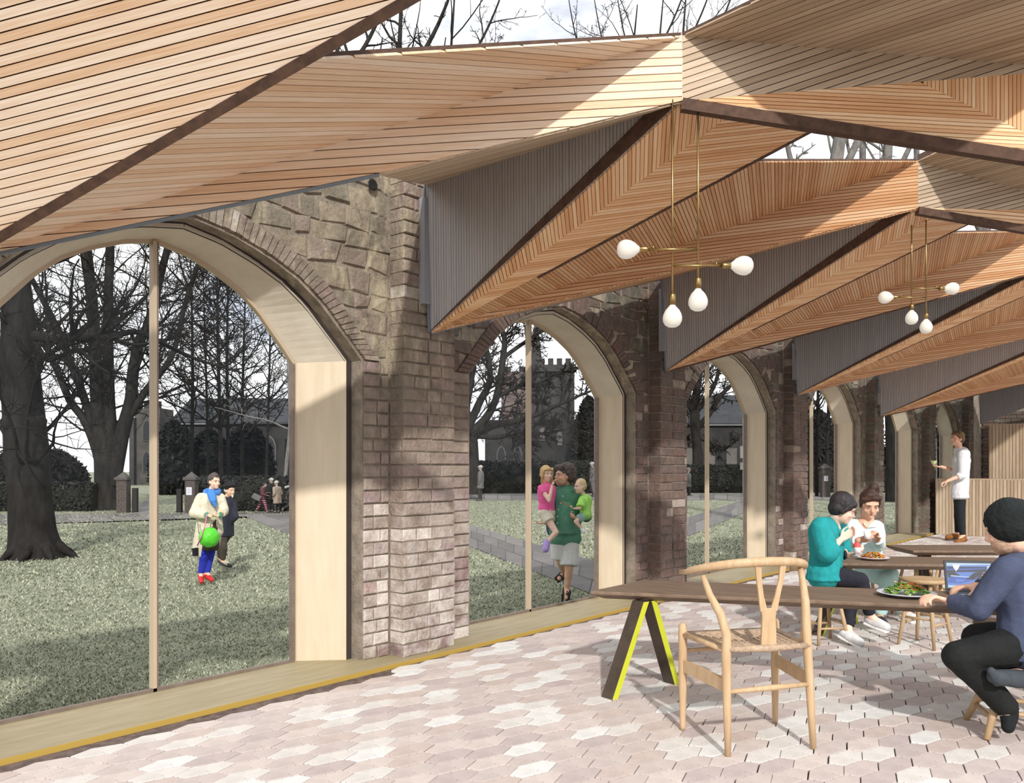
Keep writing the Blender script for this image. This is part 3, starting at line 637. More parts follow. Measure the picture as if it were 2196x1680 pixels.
pendant('farther smaller brass pendant lamp with four frosted bulbs hanging from the second ridge', 6.5, 1955, 1986, 453,
        [(1986, 1926, 638, 1932, 1926, 1915, 1903), (1955, 2014, 619, 2008, 2014, 2025, 2036)], [(654, 653, 666), (673, 672, 685)], 1)
# ---- slatted serving counter and back screen
CWOOD = [M('counter_slat_%d' % i, c, .6, tuple(v*.8 for v in c), 4, .03, 30, stretch=(12, 12, 1)) for i, c in enumerate([S(190, 168, 142), S(178, 155, 129), S(199, 179, 153)])]
CBACK = M('counter_groove', S(110, 84, 62), .8)
def slatted(label, name, a, x1, ytop, pitch, base=0.0, top_px=None, cat='counter'):
    h = top_px; x0, Y = a.x, a.y
    root = empty(name, ((x0+x1)/2, Y+.2, base), label, cat)
    MB().aabb((x0, Y+.014, base), (x1, Y+.5, h)).build('body', CBACK, root)
    MB().aabb((x0-.0, Y-.004, h), (x1+.0, Y+.5, h+.02)).build('countertop' if cat == 'counter' else 'cap', CWOOD[0], root)
    x = x0
    while x < x1-.001:
        w = min(pitch, x1-x); MB().aabb((x+.003, Y+random.uniform(-.003, .002), base+.002), (x+w-.004, Y+.014, h)).build('slat', random.choice(CWOOD), root); x += pitch
    y = Y+.02
    while y < Y+.49:
        MB().aabb((x0-.012, y, base+.002), (x0, y+.05, h)).build('slat', random.choice(CWOOD), root); y += .056
a = G(2007, 1146); hh = 1.2-(1029-1000)*((a-CAM).dot(FW))/FPX
slatted('low serving counter clad in vertical timber slats behind the man in the white shirt', 'serving_counter', a, a.x+3.0, 0, .052, 0, hh)
b0 = PY(2121, 913, a.y+.75)
slatted('taller back bar screen clad in vertical timber slats above the serving counter', 'back_bar_screen', V((b0.x, a.y+.75, 0)), b0.x+2.6, 0, .052, 0, b0.z, 'screen')
# ================================================================ people
def capsule(p0, p1, r0, r1, k=12, flat0=False, flat1=False, sq=None):
    """closed tapered limb; flat ends for hems and cuffs; sq=(axis, factor) squeezes it along an axis"""
    p0, p1 = V(p0), V(p1); d = p1-p0; L = d.length
    d = d/L if L > 1e-6 else V((0, 0, 1))
    a = d.orthogonal().normalized(); b = d.cross(a); rings = []
    ang = [-80, -50, -22] if not flat0 else [-89]
    for t in ang: rings.append((p0+d*(r0*math.sin(math.radians(t)) if not flat0 else 0), r0*math.cos(math.radians(t)) if not flat0 else r0))
    if not flat0: rings.append((p0, r0))
    rings.append((p1, r1))
    if not flat1:
        for t in (22, 50, 80): rings.append((p1+d*r1*math.sin(math.radians(t)), r1*math.cos(math.radians(t))))
    vs = []
    for c, r in rings:
        for j in range(k):
            o = (a*math.cos(2*math.pi*j/k)+b*math.sin(2*math.pi*j/k))*r
            if sq: o = o-sq[0]*o.dot(sq[0])*(1-sq[1])
            vs.append(c+o)
    n = len(rings); fs = [(i*k+j, i*k+(j+1) % k, (i+1)*k+(j+1) % k, (i+1)*k+j) for i in range(n-1) for j in range(k)]
    fs += [tuple(range(k-1, -1, -1)), tuple((n-1)*k+j for j in range(k))]
    return vs, fs
def ellipsoid(c, ax, r, k=14, m=9):
    c = V(c); vs, fs = [], []
    for i in range(m+1):
        t = math.pi*(i+.02*(i == 0)-.02*(i == m))/m
        for j in range(k):
            f = 2*math.pi*j/k; vs.append(c+ax[0]*(r[0]*math.sin(t)*math.cos(f))+ax[1]*(r[1]*math.sin(t)*math.sin(f))+ax[2]*(r[2]*math.cos(t)))
    fs = [(i*k+j, (i+1)*k+j, (i+1)*k+(j+1) % k, i*k+(j+1) % k) for i in range(m) for j in range(k)]
    h = ax[0].cross(ax[1]).dot(ax[2])
    fs += [tuple(range(k)), tuple(m*k+j for j in range(k-1, -1, -1))]
    if h < 0: fs = [tuple(reversed(f)) for f in fs]
    return vs, fs
class Blob:
    def __init__(s): s.v = []; s.f = []
    def add(s, g):
        b = len(s.v); s.v += [tuple(q) for q in g[0]]; s.f += [tuple(i+b for i in f) for f in g[1]]; return s
    def cap(s, *a, **k): return s.add(capsule(*a, **k))
    def ell(s, *a, **k): return s.add(ellipsoid(*a, **k))
    def chain(s, pts, rad, flat1=False, flat0=False):
        for i in range(len(pts)-1):
            if (V(pts[i+1])-V(pts[i])).length < 1e-5: continue
            s.cap(pts[i], pts[i+1], rad[i], rad[i+1], flat1=flat1 and i == len(pts)-2, flat0=flat0 and i == 0)
        return s
    def build(s, name, m, parent, voxel=.008, smooth=4, disp=None):
        o = mesh(name, s.v, s.f, m, parent)
        r = o.modifiers.new('union', 'REMESH'); r.mode = 'VOXEL'; r.voxel_size = voxel; r.use_smooth_shade = True
        if smooth: q = o.modifiers.new('smooth', 'SMOOTH'); q.factor = .5; q.iterations = smooth
        if disp:
            tx = bpy.data.textures.new('folds', 'CLOUDS'); tx.noise_scale = disp[1]; tx.noise_depth = 2
            q = o.modifiers.new('folds', 'DISPLACE'); q.texture = tx; q.strength = disp[0]; q.mid_level = .5; q.texture_coords = 'LOCAL'
        return o
def cloth(name, c, var=.72, sc=14, bump=.35, bs=40, rough=.85): return M(name, c, rough, tuple(v*var for v in c), sc, bump, bs)
def hand(bl, wrist, tip, pn, sc=1.0, curl=.5, thumb=1, pinch=False):
    """palm, four jointed fingers and a thumb; pn points out of the palm"""
    wrist, tip = V(wrist), V(tip); d = (tip-wrist).normalized(); n = V(pn); n = (n-d*n.dot(d)).normalized(); s = d.cross(n)*thumb
    pl = .095*sc
    for i in range(4):
        o = s*(.026-.0175*i)*sc; bl.cap(wrist+d*.012*sc+o*.55, wrist+d*pl*(1-.03*abs(i-1))+o, .0145*sc, .0105*sc, 8)
        b = wrist+d*pl*(1-.03*abs(i-1))+o; L = (.078, .088, .082, .064)[i]*sc; a = curl*(1.0+.12*i)
        q = b
        for seg, f in enumerate((.45, .31, .24)):
            a2 = a*(.55+.75*seg); e = q+(d*math.cos(a2)+n*math.sin(a2)+s*(.05-.035*i))*L*f
            bl.cap(q, e, (.0098-.0007*seg)*sc, (.0091-.0008*seg)*sc, 8); q = e
    t0 = wrist+d*.028*sc+s*.026*sc; t1 = t0+(d*.62+s*.62+n*.35)*.042*sc; t2 = t1+(d*.8+s*.1+n*(.55 if not pinch else 1.0))*.036*sc
    t3 = t2+(d*.85-s*.25+n*(.5 if not pinch else .8))*.026*sc
    bl.cap(t0, t1, .0145*sc, .011*sc, 8).cap(t1, t2, .011*sc, .0095*sc, 8).cap(t2, t3, .0095*sc, .0085*sc, 8)
def head(bl, c, fwd, s, up=UP, jaw=1.0):
    """skull, jaw, nose, lips, chin, ears; returns the axes"""
    f = V(fwd).normalized(); u = V(up); r = f.cross(u).normalized(); u = r.cross(f).normalized(); c = V(c); ax = (r, f, u)
    bl.ell(c+u*.028*s-f*.012*s, ax, (.076*s, .095*s, .092*s)); bl.ell(c-u*.035*s+f*.022*s, ax, (.062*s*jaw, .068*s, .082*s))
    bl.cap(c-u*.088*s+f*.062*s, c-u*.086*s+f*.07*s, .026*s*jaw, .022*s); bl.cap(c+u*.012*s+f*.082*s, c-u*.026*s+f*.104*s, .009*s, .0145*s, 8)
    for k in (-1, 1):
        bl.ell(c+r*k*.076*s-f*.006*s-u*.012*s, ax, (.009*s, .02*s, .031*s), 8, 6); bl.ell(c+r*k*.038*s+f*.062*s-u*.03*s, ax, (.026*s, .02*s, .022*s), 8, 6)
        bl.cap(c+r*k*.014*s+f*.083*s+u*.026*s, c+r*k*.046*s+f*.072*s+u*.026*s, .011*s, .010*s, 8)
        bl.cap(c+r*k*.004*s-u*.034*s+f*.098*s, c+r*k*.012*s-u*.034*s+f*.088*s, .008*s, .006*s, 6)
    bl.cap(c+r*-.02*s-u*.057*s+f*.082*s, c+r*.02*s-u*.057*s+f*.082*s, .0085*s, .0085*s, 8); bl.cap(c+r*-.017*s-u*.066*s+f*.08*s, c+r*.017*s-u*.066*s+f*.08*s, .0085*s, .0085*s, 8)
    return c, ax
EYEW = M('eye_white', S(228, 222, 214), .3); IRIS = M('iris_dark', S(48, 36, 28), .25); 
def face_marks(par, hc, s, lipc, browc, glasses=False):
    c, (r, f, u) = hc
    for k in (-1, 1):
        e = c+r*k*.031*s+f*.0845*s+u*.003*s
        o = mesh('eye', *ellipsoid(e, (r, f, u), (.0105*s, .0055*s, .0056*s), 10, 7), EYEW, par, smooth=True)
        mesh('iris', *ellipsoid(e+f*.0032*s, (r, f, u), (.0048*s, .0032*s, .0050*s), 8, 6), IRIS, o, smooth=True)
        MB().tube([e-r*k*.0115*s+u*.002*s+f*.003*s, e+u*.0066*s+f*.0055*s, e+r*k*.0125*s+u*.0025*s+f*.001*s], [.0012*s, .0018*s, .0013*s], 5).build('eyelid', IRIS, o, True)
        MB().tube([e-r*k*.014*s+u*.021*s+f*.010*s, e+u*.0265*s+f*.010*s, e+r*k*.018*s+u*.019*s+f*.002*s], [.0020*s, .0030*s, .0016*s], 6).build('eyebrow', browc, par, True)
    MB().tube([c-r*.021*s-u*.0615*s+f*.0865*s, c-u*.061*s+f*.0915*s, c+r*.021*s-u*.0615*s+f*.0865*s], [.0022*s, .0042*s, .0022*s], 6).build('lips', lipc, par, True)
    if glasses:
        g = MB()
        for k in (-1, 1):
            q = [c+r*(k*.034+.024*math.cos(t))*s+u*(.002+.018*math.sin(t))*s+f*.101*s for t in [i*math.pi/8 for i in range(17)]]; g.tube(q, .0019*s, 5)
            g.tube([c+r*k*.058*s+u*.006*s+f*.099*s, c+r*k*.079*s+u*.004*s+f*.0*s], .0018*s, 5)
        g.tube([c-r*.01*s+u*.006*s+f*.104*s, c+r*.01*s+u*.006*s+f*.104*s], .0018*s, 5); g.build('glasses', M('spectacle_frame', S(40, 38, 40), .3), par)
SKIN = M('skin_fair', S(236, 196, 170), .55, S(222, 172, 146), 18, .05, 80); SKINW = M('skin_warm', S(228, 184, 156), .55, S(212, 162, 134), 18, .05, 80)
SKINP = M('skin_pale', S(240, 205, 184), .55, S(228, 184, 162), 18, .05, 80); SKING = M('skin_greyish', S(150, 132, 122), .6)
LIPS = M('lips_rose', S(188, 104, 96), .5)
def mapper(ox, oy, s, z0): return lambda x, y, d=0.0: W(ox+x/s, oy+y/s, z0+d)
class Fig:
    """a posed person: joints are points in space; body is one skin surface, clothing and hair are its children"""
    def __init__(s, label, J, sc, skin, fwd, up=UP, voxel=.007, hs=1.0, group=None, eyes=True, lip=LIPS, brow=IRIS, glasses=False, hands=None, feet=True, jaw=1.0, cat='person', bust=0):
        s.J, s.sc, s.vox = J, sc, voxel; b = Blob(); j = J; hs = hs*sc; s.hs = hs
        lo = min((j[k].z for k in ('toeL', 'toeR') if k in j), default=j['hipL'].z)
        m = (j['hipL']+j['hipR'])/2; s.root = empty('person', (m.x, m.y, lo-.03*sc), label, cat, group)
        hc = head(b, j['head'], fwd, hs, up, jaw); s.hc = hc
        base = hc[0]-hc[1][2]*.07*hs-hc[1][1]*.02*hs; b.cap(base, j['neck'], .052*sc, .058*sc)
        s.hipm, s.shm = m, (j['shL']+j['shR'])/2
        for p, q, r in s.torso(): b.cap(p, q, r[0]*.9, r[1]*.9)
        for k in 'LR':
            if 'el'+k in j:
                b.chain([j['sh'+k], j['el'+k], j['wr'+k]], [.048*sc, .037*sc, .026*sc]); b.cap(j['el'+k].lerp(j['wr'+k], .2), j['el'+k].lerp(j['wr'+k], .5), .039*sc, .034*sc)
                h = (hands or {}).get(k)
                if h is not None:
                    hand(b, j['wr'+k], h[0], h[1], sc*(h[4] if len(h) > 4 else 1), h[2], h[3])
                else: hand(b, j['wr'+k], j['wr'+k]+(j['wr'+k]-j['el'+k]), V((0, 0, -1))+FW*.2, sc, .6, 1 if k == 'R' else -1)
            if 'kn'+k in j:
                b.chain([j['hip'+k], j['kn'+k], j['an'+k]], [.082*sc, .054*sc, .036*sc]); b.cap(j['kn'+k].lerp(j['an'+k], .15), j['kn'+k].lerp(j['an'+k], .42), .05*sc, .051*sc)
                if feet:
                    t = j['toe'+k]; a = j['an'+k]; hl = s.heel(k); b.chain([a, hl], [.036*sc, .034*sc]).chain([hl, t], [.034*sc, .028*sc]).chain([a, a.lerp(t, .6)], [.036*sc, .03*sc])
        s.body = b.build('body', skin, s.root, voxel, 3)
        if eyes: face_marks(s.root, hc, hs, lip, brow, glasses)
    def heel(s, k):
        a, t = s.J['an'+k], s.J['toe'+k]; kn = s.J['kn'+k]; sh = (a-kn).normalized(); return a+sh*.045*s.sc-(t-a).normalized()*.03*s.sc
    def torso(s, g=0.0, r0=1.0):
        j, sc = s.J, s.sc; m, n = s.hipm, s.shm; out = []; g *= 1
        hl, hr = j['hipL'], j['hipR']; sl, sr = m+(n-m)*.86+(j['shL']-n)*.62, m+(n-m)*.86+(j['shR']-n)*.62
        W1 = m.lerp(n, .38)
        for a, c in ((hl, sl), (hr, sr)):
            w = W1+(a-m)*.8; out.append((a, w, ((.105*sc)*r0+g, (.098*sc)*r0+g))); out.append((w, c, ((.098*sc)*r0+g, (.102*sc)*r0+g)))
        out.append((hl, hr, ((.108*sc)*r0+g, (.108*sc)*r0+g))); out.append((m, n, ((.11*sc)*r0+g, (.10*sc)*r0+g)))
        out.append((j['shL'], j['shR'], (.055*sc+g, .055*sc+g))); out.append((n, j['neck'], (.075*sc+g, .058*sc+g*.6)))
        return out
    def top(s, name, m, sl=(1, 1), g=.016, hem=0, voxel=None, flare=0.0, neck=True, puff=.0, disp=(.010, .09), hemdir=None, lowcut=0):
        j, sc = s.J, s.sc; b = Blob(); g *= sc; T_ = s.torso(g)
        for i, (p, q, r) in enumerate(T_):
            if i == len(T_)-1:
                if neck: b.cap(p, p.lerp(q, .62), r[0], r[1], flat1=True)
                continue
            if i == 5 and not neck: q = p.lerp(q, .74)
            b.cap(p, q, *r)
        if hem:
            hd = V(hemdir) if hemdir is not None else V((0, 0, -1))
            for a in (j['hipL'], j['hipR'], s.hipm): b.cap(a, a+hd*hem, .105*sc+g, .105*sc+g+flare, flat1=True)
        for k, f in zip('LR', sl):
            if 'el'+k not in j or not f: continue
            S_, E, Wr = j['sh'+k], j['el'+k], j['wr'+k]
            if f <= 1: b.cap(S_, S_.lerp(E, f), .056*sc+g, .046*sc+g+puff, flat1=True)
            else:
                b.cap(S_, E, .056*sc+g, .043*sc+g+puff); b.cap(E, E.lerp(Wr, f-1), .044*sc+g+puff, .032*sc+g+puff*.6, flat1=True)
        s.shirt = b.build(name, m, s.root, voxel or s.vox*1.2, 3, disp); return s.shirt
    def legs(s, name, m, f=(2, 2), g=.012, voxel=None, flare=0.0, disp=(.008, .08), waist=True):
        j, sc = s.J, s.sc; b = Blob(); g *= sc
        if waist:
            b.cap(j['hipL'], j['hipR'], .106*sc+g, .106*sc+g); b.cap(s.hipm, s.hipm.lerp(s.shm, .14), .108*sc+g, .104*sc+g)
        for k, ff in zip('LR', f):
            if 'kn'+k not in j: continue
            H, K, A = j['hip'+k], j['kn'+k], j['an'+k]
            if ff <= 1: b.cap(H, H.lerp(K, ff), .090*sc+g, .07*sc+g+flare, flat1=True)
            else: b.cap(H, K, .088*sc+g, .06*sc+g); b.cap(K, K.lerp(A, .35), .06*sc+g, .054*sc+g); b.cap(K.lerp(A, .2), K.lerp(A, ff-1), .056*sc+g, .04*sc+g+flare, flat1=True)
        return b.build(name, m, s.root, voxel or s.vox*1.2, 3, disp)
    def shoes(s, m, ks='LR', name='shoe', sole=None, h=0.0, g=.008):
        sc = s.sc
        for k in ks:
            if 'an'+k not in s.J: continue
            a, t = s.J['an'+k], s.J['toe'+k]; hl = s.heel(k); b = Blob()
            b.chain([hl, hl.lerp(t, .45), t], [.036*sc+g*sc, .041*sc+g*sc, .031*sc+g*sc]); b.cap(a.lerp(hl, .75-h), a.lerp(t, .55), .036*sc+g*sc, .032*sc)
            o = b.build(name, m, s.root, s.vox, 2)
            if sole is not None:
                d = (t-hl).normalized(); w = d.cross(UP).normalized(); dn = d.cross(w); dn = dn if dn.z < 0 else -dn
                q = [hl-d*.03*sc, hl.lerp(t, .5), t+d*.026*sc]; mb = MB(); c0 = dn*.036*sc
                for x, y in zip(q[:-1], q[1:]): mb.box((x+y)/2+c0, (y-x)/2, w*.038*sc, dn*.011*sc)
                bevel(mb.build('sole', sole, o), .006*sc)
    def hair(s, m, parts, voxel=None, disp=(.012, .03), name='hair'):
        """parts in head axes (side, forward, up) units of the head: ('e', c, r) or ('c', a, b, ra, rb)"""
        c, (r, f, u) = s.hc; k = s.hs; b = Blob(); P_ = lambda q: c+r*q[0]*k+f*q[1]*k+u*q[2]*k
        for p in parts:
            if p[0] == 'e': b.ell(P_(p[1]), (r, f, u), [x*k for x in p[2]])
            else: b.cap(P_(p[1]), P_(p[2]), p[3]*k, p[4]*k)
        return b.build(name, m, s.root, voxel or s.vox, 2, disp)
def hairmat(n, c, c2): return M(n, c, .6, c2, 22, .3, 60, stretch=(1, 1, .35), spec=.4)
CAPHAIR = [('e', (0, -.022, .04), (.084, .094, .09)), ('e', (0, -.05, -.005), (.08, .066, .07))]
FRINGE = [('c', (-.045, .058, .075), (.045, .058, .075), .022, .022), ('c', (-.068, .03, .05), (-.07, .0, .0), .02, .014), ('c', (.068, .03, .05), (.07, .0, .0), .02, .014)]
def J_(mp, **k): return {a: mp(*b) for a, b in k.items()}
# ---- the man in the white shirt by the counter
mp = mapper(1980, 900, 5.794, 13.4)
J = J_(mp, head=(425, 240, 0), neck=(438, 372, 0), shL=(492, 432, -.17), shR=(470, 432, .19), elL=(490, 690, -.24), wrL=(300, 765, -.2), elR=(405, 640, .2), wrR=(222, 588, .1),
       hipL=(455, 920, -.09), hipR=(452, 920, .1), knL=(462, 1180, -.09), anL=(492, 1452, -.1), toeL=(402, 1548, -.22), knR=(438, 1180, .1), anR=(428, 1420, .12), toeR=(300, 1462, .08))
white = Fig('standing man in a white shirt and dark trousers holding up a small glass bowl', J, 1.0, SKIN, -RT+UP*.06-FW*.12, voxel=.0088, brow=M('brow_brown', S(110, 78, 52), .7),
            hands={'L': (mp(235, 790, -.2), -UP-RT*.3, 1.15, 1), 'R': (mp(150, 590, .05), UP, .35, 1)})
white.top('shirt', cloth('white_shirt_cloth', S(220, 223, 227), .92, 14, .12), (1.35, 1.35), .022, .075, flare=.008); white.legs('trousers', cloth('dark_denim', S(34, 38, 42)), (1.93, 1.93), .008)
white.shoes(M('tan_suede', S(148, 100, 56), .85, S(126, 82, 44), 20), sole=M('shoe_sole_brown', S(92, 66, 44), .8), h=.3); white.hair(hairmat('hair_light_brown', S(132, 104, 72), S(96, 72, 48)), CAPHAIR+FRINGE, disp=(.01, .03))
J = white.J; col = Blob(); col.cap(J['neck']-UP*.045, J['neck']+UP*.02, .078, .07, flat1=True); col.build('collar', cloth('collar_white', S(216, 219, 223), .94, 14, .1), white.root, .008, 2)
cup = MB().lathe(mp(132, 562, .02), [(.006, 0), (.02, .004), (.036, .026), (.052, .066), (.049, .066), (.034, .028), (.018, .008)], 20).build('bowl', M('pale_lime_glass', S(226, 236, 176), .2, spec=.5), None, True)
tag(cup, 'small pale lime glass bowl on the raised hand of the man in white', 'bowl')
# ---- the woman in teal
mp = mapper(1700, 1030, 4.307, 5.72)
J = J_(mp, head=(462, 262, -.02), neck=(372, 402, .03), shR=(262, 432, -.13), shL=(418, 440, .2), elR=(318, 668, -.2), wrR=(450, 545, -.17), elL=(440, 640, .12), wrL=(505, 690, .0),
       hipR=(285, 868, -.09), hipL=(305, 862, .12), knR=(622, 925, -.1), anR=(724, 1268, -.06), toeR=(862, 1358, -.12), knL=(560, 960, .06), anL=(505, 1392, -.06), toeL=(622, 1500, -.14))
teal = Fig('seated woman with a black bob in a teal jumper lifting food to her mouth', J, .80, SKINP, RT*.92-UP*.42-FW*.18, hs=1.04, voxel=.0068, glasses=True, brow=M('brow_black', S(34, 28, 28), .7),
           hands={'R': (mp(560, 468, -.13), UP*.5+RT*.6-FW*.3, .95, -1), 'L': (mp(590, 672, -.05), UP+FW*.4, .8, -1)})
teal.top('jumper', cloth('teal_knit', S(34, 150, 152), .84, 30, .22, 90), (1.42, 1.5), .03, .04, neck=False, puff=.016, flare=.012, disp=(.016, .09)); teal.legs('trousers', cloth('navy_black_trousers', S(38, 38, 48)), (1.9, 1.9), .01)
teal.shoes(M('pale_grey_canvas', S(214, 213, 212), .8, S(190, 188, 188), 20), sole=M('white_rubber', S(232, 230, 226), .6))
teal.hair(hairmat('hair_black', S(30, 27, 29), S(52, 46, 48)), [('e', (0, -.02, .045), (.094, .106, .092)), ('e', (0, -.045, -.012), (.092, .07, .075)), ('c', (-.05, .062, .062), (.05, .062, .062), .026, .026), ('c', (-.082, .03, .04), (-.082, -.005, -.03), .024, .02), ('c', (.082, .03, .04), (.082, -.005, -.03), .024, .02)], disp=(.006, .03))
MB().tube([mp(478, 690, .0)+V((math.cos(a)*.028*0, 0, 0))+UP*.026*math.cos(a)+FW*.026*math.sin(a) for a in [i*math.pi/6 for i in range(13)]], .0085, 6).build('cuff', cloth('black_cuff', S(44, 46, 58)), teal.root, True)
cup = empty('cup', mp(596, 690, -.06), 'red topped white drinks cup held by the woman in teal', 'cup')
MB().lathe(mp(594, 690, -.06), [(.0, 0), (.02, .001), (.026, .05), (.027, .054), (.0, .055)], 16).build('cup_body', M('white_paper_cup', S(244, 240, 238), .5), cup, True)
MB().lathe(mp(594, 690, -.06)+UP*.053, [(.028, 0), (.027, .006), (.021, .018), (.013, .03), (0, .034)], 16).build('cup_lid', M('red_lid', S(226, 84, 80), .5), cup, True)
for dx in (0, 5): MB().lathe(mp(594+dx*3-6, 668+dx*2, -.06)-FW*.0255, [(.0045, 0), (.004, .002), (0, .0025)], 8, ax=-FW).build('red_dot', M('red_print', S(226, 96, 84), .6), cup)
# ---- the woman in the white top
mp = mapper(1700, 1030, 4.307, 6.76)
J = J_(mp, head=(712, 222, -.06), neck=(688, 392, 0), shR=(548, 428, .03), shL=(772, 440, -.02), elR=(520, 588, -.08), wrR=(608, 556, -.26), elL=(796, 602, -.08), wrL=(782, 545, -.25),
       hipR=(610, 812, .05), hipL=(712, 812, .02), knL=(900, 872, -.26), anL=(800, 1262, -.2), toeL=(835, 1318, -.36), knR=(850, 905, -.28), anR=(1030, 1225, -.30), toeR=(1108, 1272, -.36))
wht = Fig('seated woman with a brown topknot in a white top and mint trousers holding a cup', J, .91, SKINW, -FW*.9-UP*.36-RT*.12, hs=1.02, voxel=.0068, brow=M('brow_dark', S(62, 42, 34), .7),
          hands={'R': (mp(668, 540, -.3), -FW*.3+UP*.5+RT*.7, .8, -1, .88), 'L': (mp(768, 470, -.3), -RT*.7-FW*.5, .95, 1, .88)})
wht.top('top', cloth('white_mint_cloth', S(208, 224, 224), .94, 14, .15), (1.9, 1.9), .014, .03, neck=False, disp=(.008, .08)); wht.legs('trousers', cloth('mint_trousers', S(186, 224, 221), .9, 14, .15), (1.93, 1.93), .012)
wht.shoes(M('dark_canvas_shoe', S(52, 52, 66), .8), 'L', sole=M('white_rubber_b', S(228, 226, 222), .6)); wht.shoes(M('grey_white_canvas', S(222, 218, 212), .8), 'R', sole=M('white_rubber_c', S(232, 230, 226), .6))
wht.hair(hairmat('hair_dark_brown', S(74, 50, 40), S(44, 30, 26)), CAPHAIR+[('c', (-.06, .05, .075), (.0, .075, .085), .025, .022), ('c', (.0, .075, .085), (.07, .04, .06), .022, .025), ('c', (.074, .02, .03), (.076, .0, -.03), .014, .008), ('c', (-.074, .02, .03), (-.076, .0, -.03), .014, .008), ('e', (-.03, -.045, .135), (.048, .045, .04)), ('e', (-.052, -.04, .11), (.03, .03, .028))], disp=(.01, .025))
c0 = J['neck']; MB().tube([c0+RT*.056*math.sin(t)-FW*(.068+.036*math.cos(t))-UP*(.004+.024*math.cos(t)) for t in [-2+i*.25 for i in range(17)]], .0042, 6).build('necklace', M('pearl', S(236, 230, 220), .25), wht.root, True)
cup = MB().lathe(mp(688, 545, -.34), [(0, 0), (.021, .001), (.026, .06), (.024, .06), (.02, .01)], 16).build('cup', M('white_cup', S(246, 244, 240), .4), None, True)
tag(cup, 'small plain white cup held by the woman in the white top', 'cup')
# ---- the man in the beanie at the laptop
mp = mapper(1860, 1040, 3.0, 3.74)
J = J_(mp, head=(905, 288, .02), neck=(985, 410, .03), shL=(905, 545, -.13), shR=(1085, 500, .20), elL=(715, 800, -.08), wrL=(535, 755, .08), elR=(880, 700, .34), wrR=(690, 655, .32),
       hipL=(1010, 1030, -.09), hipR=(1075, 1000, .14), knL=(585, 1105, -.1), anL=(890, 1425, -.06), toeL=(905, 1560, -.1), knR=(705, 985, .18), anR=(1010, 1225, -.10), toeR=(815, 1235, -.17))
bean = Fig('seated man in a black beanie and navy long-sleeved top typing on a laptop', J, .90, SKIN, -RT*.66+FW*.70-UP*.28, hs=1.03, voxel=.0072, brow=M('brow_stubble', S(92, 70, 54), .7), eyes=False,
           hands={'L': (mp(450, 725, .08), UP*-1-RT*.2, .85, -1), 'R': (mp(590, 660, .30), -UP, .55, 1)})
bean.top('long_sleeved_top', cloth('navy_jersey', S(72, 80, 104), .8, 10, .25, 30), (1.88, 1.9), .016, .06, disp=(.014, .10)); bean.legs('trousers', cloth('black_trousers', S(27, 29, 28)), (2.07, 1.9), .016, disp=(.012, .1))
bean.shoes(cloth('dark_sock', S(24, 26, 27)), 'L', 'sock', h=.2, g=.0); gs = cloth('grey_sock', S(66, 72, 78), .8); bean.shoes(gs, 'R', 'sock', g=.004); tb = Blob(); t_, h_ = J['toeR'], bean.heel('R'); dt = (t_-h_).normalized()
for i in range(5): tb.ell(t_+dt*(.022-.006*i)+UP*(.024-.013*i)-FW*.012, (RT, FW, UP), (.019-.0016*i,)*3, 8, 6)
tb.cap(t_-dt*.03-FW*.016, t_-dt*.01-FW*.016, .036, .034); tb.build('sock_toes', gs, bean.root, .006, 2)
c, (r, f, u) = bean.hc; k = bean.hs; hat = Blob(); hat.ell(c+u*.046*k-f*.022*k, (r, f, u), (.096*k, .118*k, .106*k)); hat.ell(c+u*.0*k-f*.026*k, (r, f, u), (.1*k, .11*k, .078*k))
ht = hat.build('beanie', cloth('beanie_knit', S(31, 36, 36), .7, 12, .5, 50), bean.root, .007, 2, (.008, .05))
st = Blob(); st.ell(c-u*.062*k+f*.028*k, (r, f, u), (.0615*k, .0665*k, .056*k)); st.build('stubble', M('stubble', S(176, 144, 120), .8, S(214, 176, 150), 60), bean.root, .006, 2)
# ---- woman with the green ball bag on the lawn
def lift(J, keys, h):                                    # sets the shoe bottoms on the lawn
    return J
mp = mapper(360, 980, 5.6, 12.0)
J = J_(mp, head=(556, 300, 0), neck=(528, 432, .02), shR=(398, 498, -.10), shL=(622, 496, .08), elR=(322, 676, -.16), wrR=(478, 706, -.26), elL=(664, 648, .02), wrL=(622, 700, -.24),
       hipR=(468, 890, -.05), hipL=(560, 890, .06), knR=(432, 1190, -.05), anR=(396, 1400, .02), toeR=(405, 1500, -.10), knL=(508, 1180, .06), anL=(470, 1400, .05), toeL=(528, 1478, -.06))
ballw = Fig('woman in a cream knit coat, blue scarf, blue leggings and red shoes on the lawn', J, .93, SKIN, RT*.80-FW*.55-UP*.05, voxel=.009, brow=M('brow_grey_brown', S(104, 82, 70), .7),
            hands={'R': (mp(572, 722, -.3), -FW*.2-RT*.2+UP*.6, .7, -1), 'L': (mp(580, 712, -.3), -FW*.3+UP*.6, .8, 1)})
cream = cloth('cream_rib_knit', S(214, 204, 180), .88, 40, .3, 120)
ballw.top('knitted_coat', cream, (1.5, 1.92), .028, 0, flare=.0, puff=.014, disp=(.014, .05))
sk = Blob(); hp = (J['hipL']+J['hipR'])/2
sk.cap(J['hipR']+UP*.12-RT*.03, mp(372, 1185, -.02), .115, .105, flat1=True); sk.cap(J['hipR']+UP*.1, mp(420, 1170, .08), .11, .08, flat1=True); sk.cap(J['hipL']+UP*.1+FW*.06, mp(560, 1100, .16), .10, .07, flat1=True)
sk.build('coat_skirt', cream, ballw.root, .011, 3, (.014, .05))
dr = Blob(); dr.cap(hp+UP*.2-FW*.02, mp(505, 1128, -.05), .112, .115, flat1=True); dr.cap(hp+UP*.05-FW*.03, mp(545, 1105, -.04), .12, .09, flat1=True); dr.build('dress', cloth('brown_dress', S(72, 60, 50)), ballw.root, .011, 3, (.012, .06))
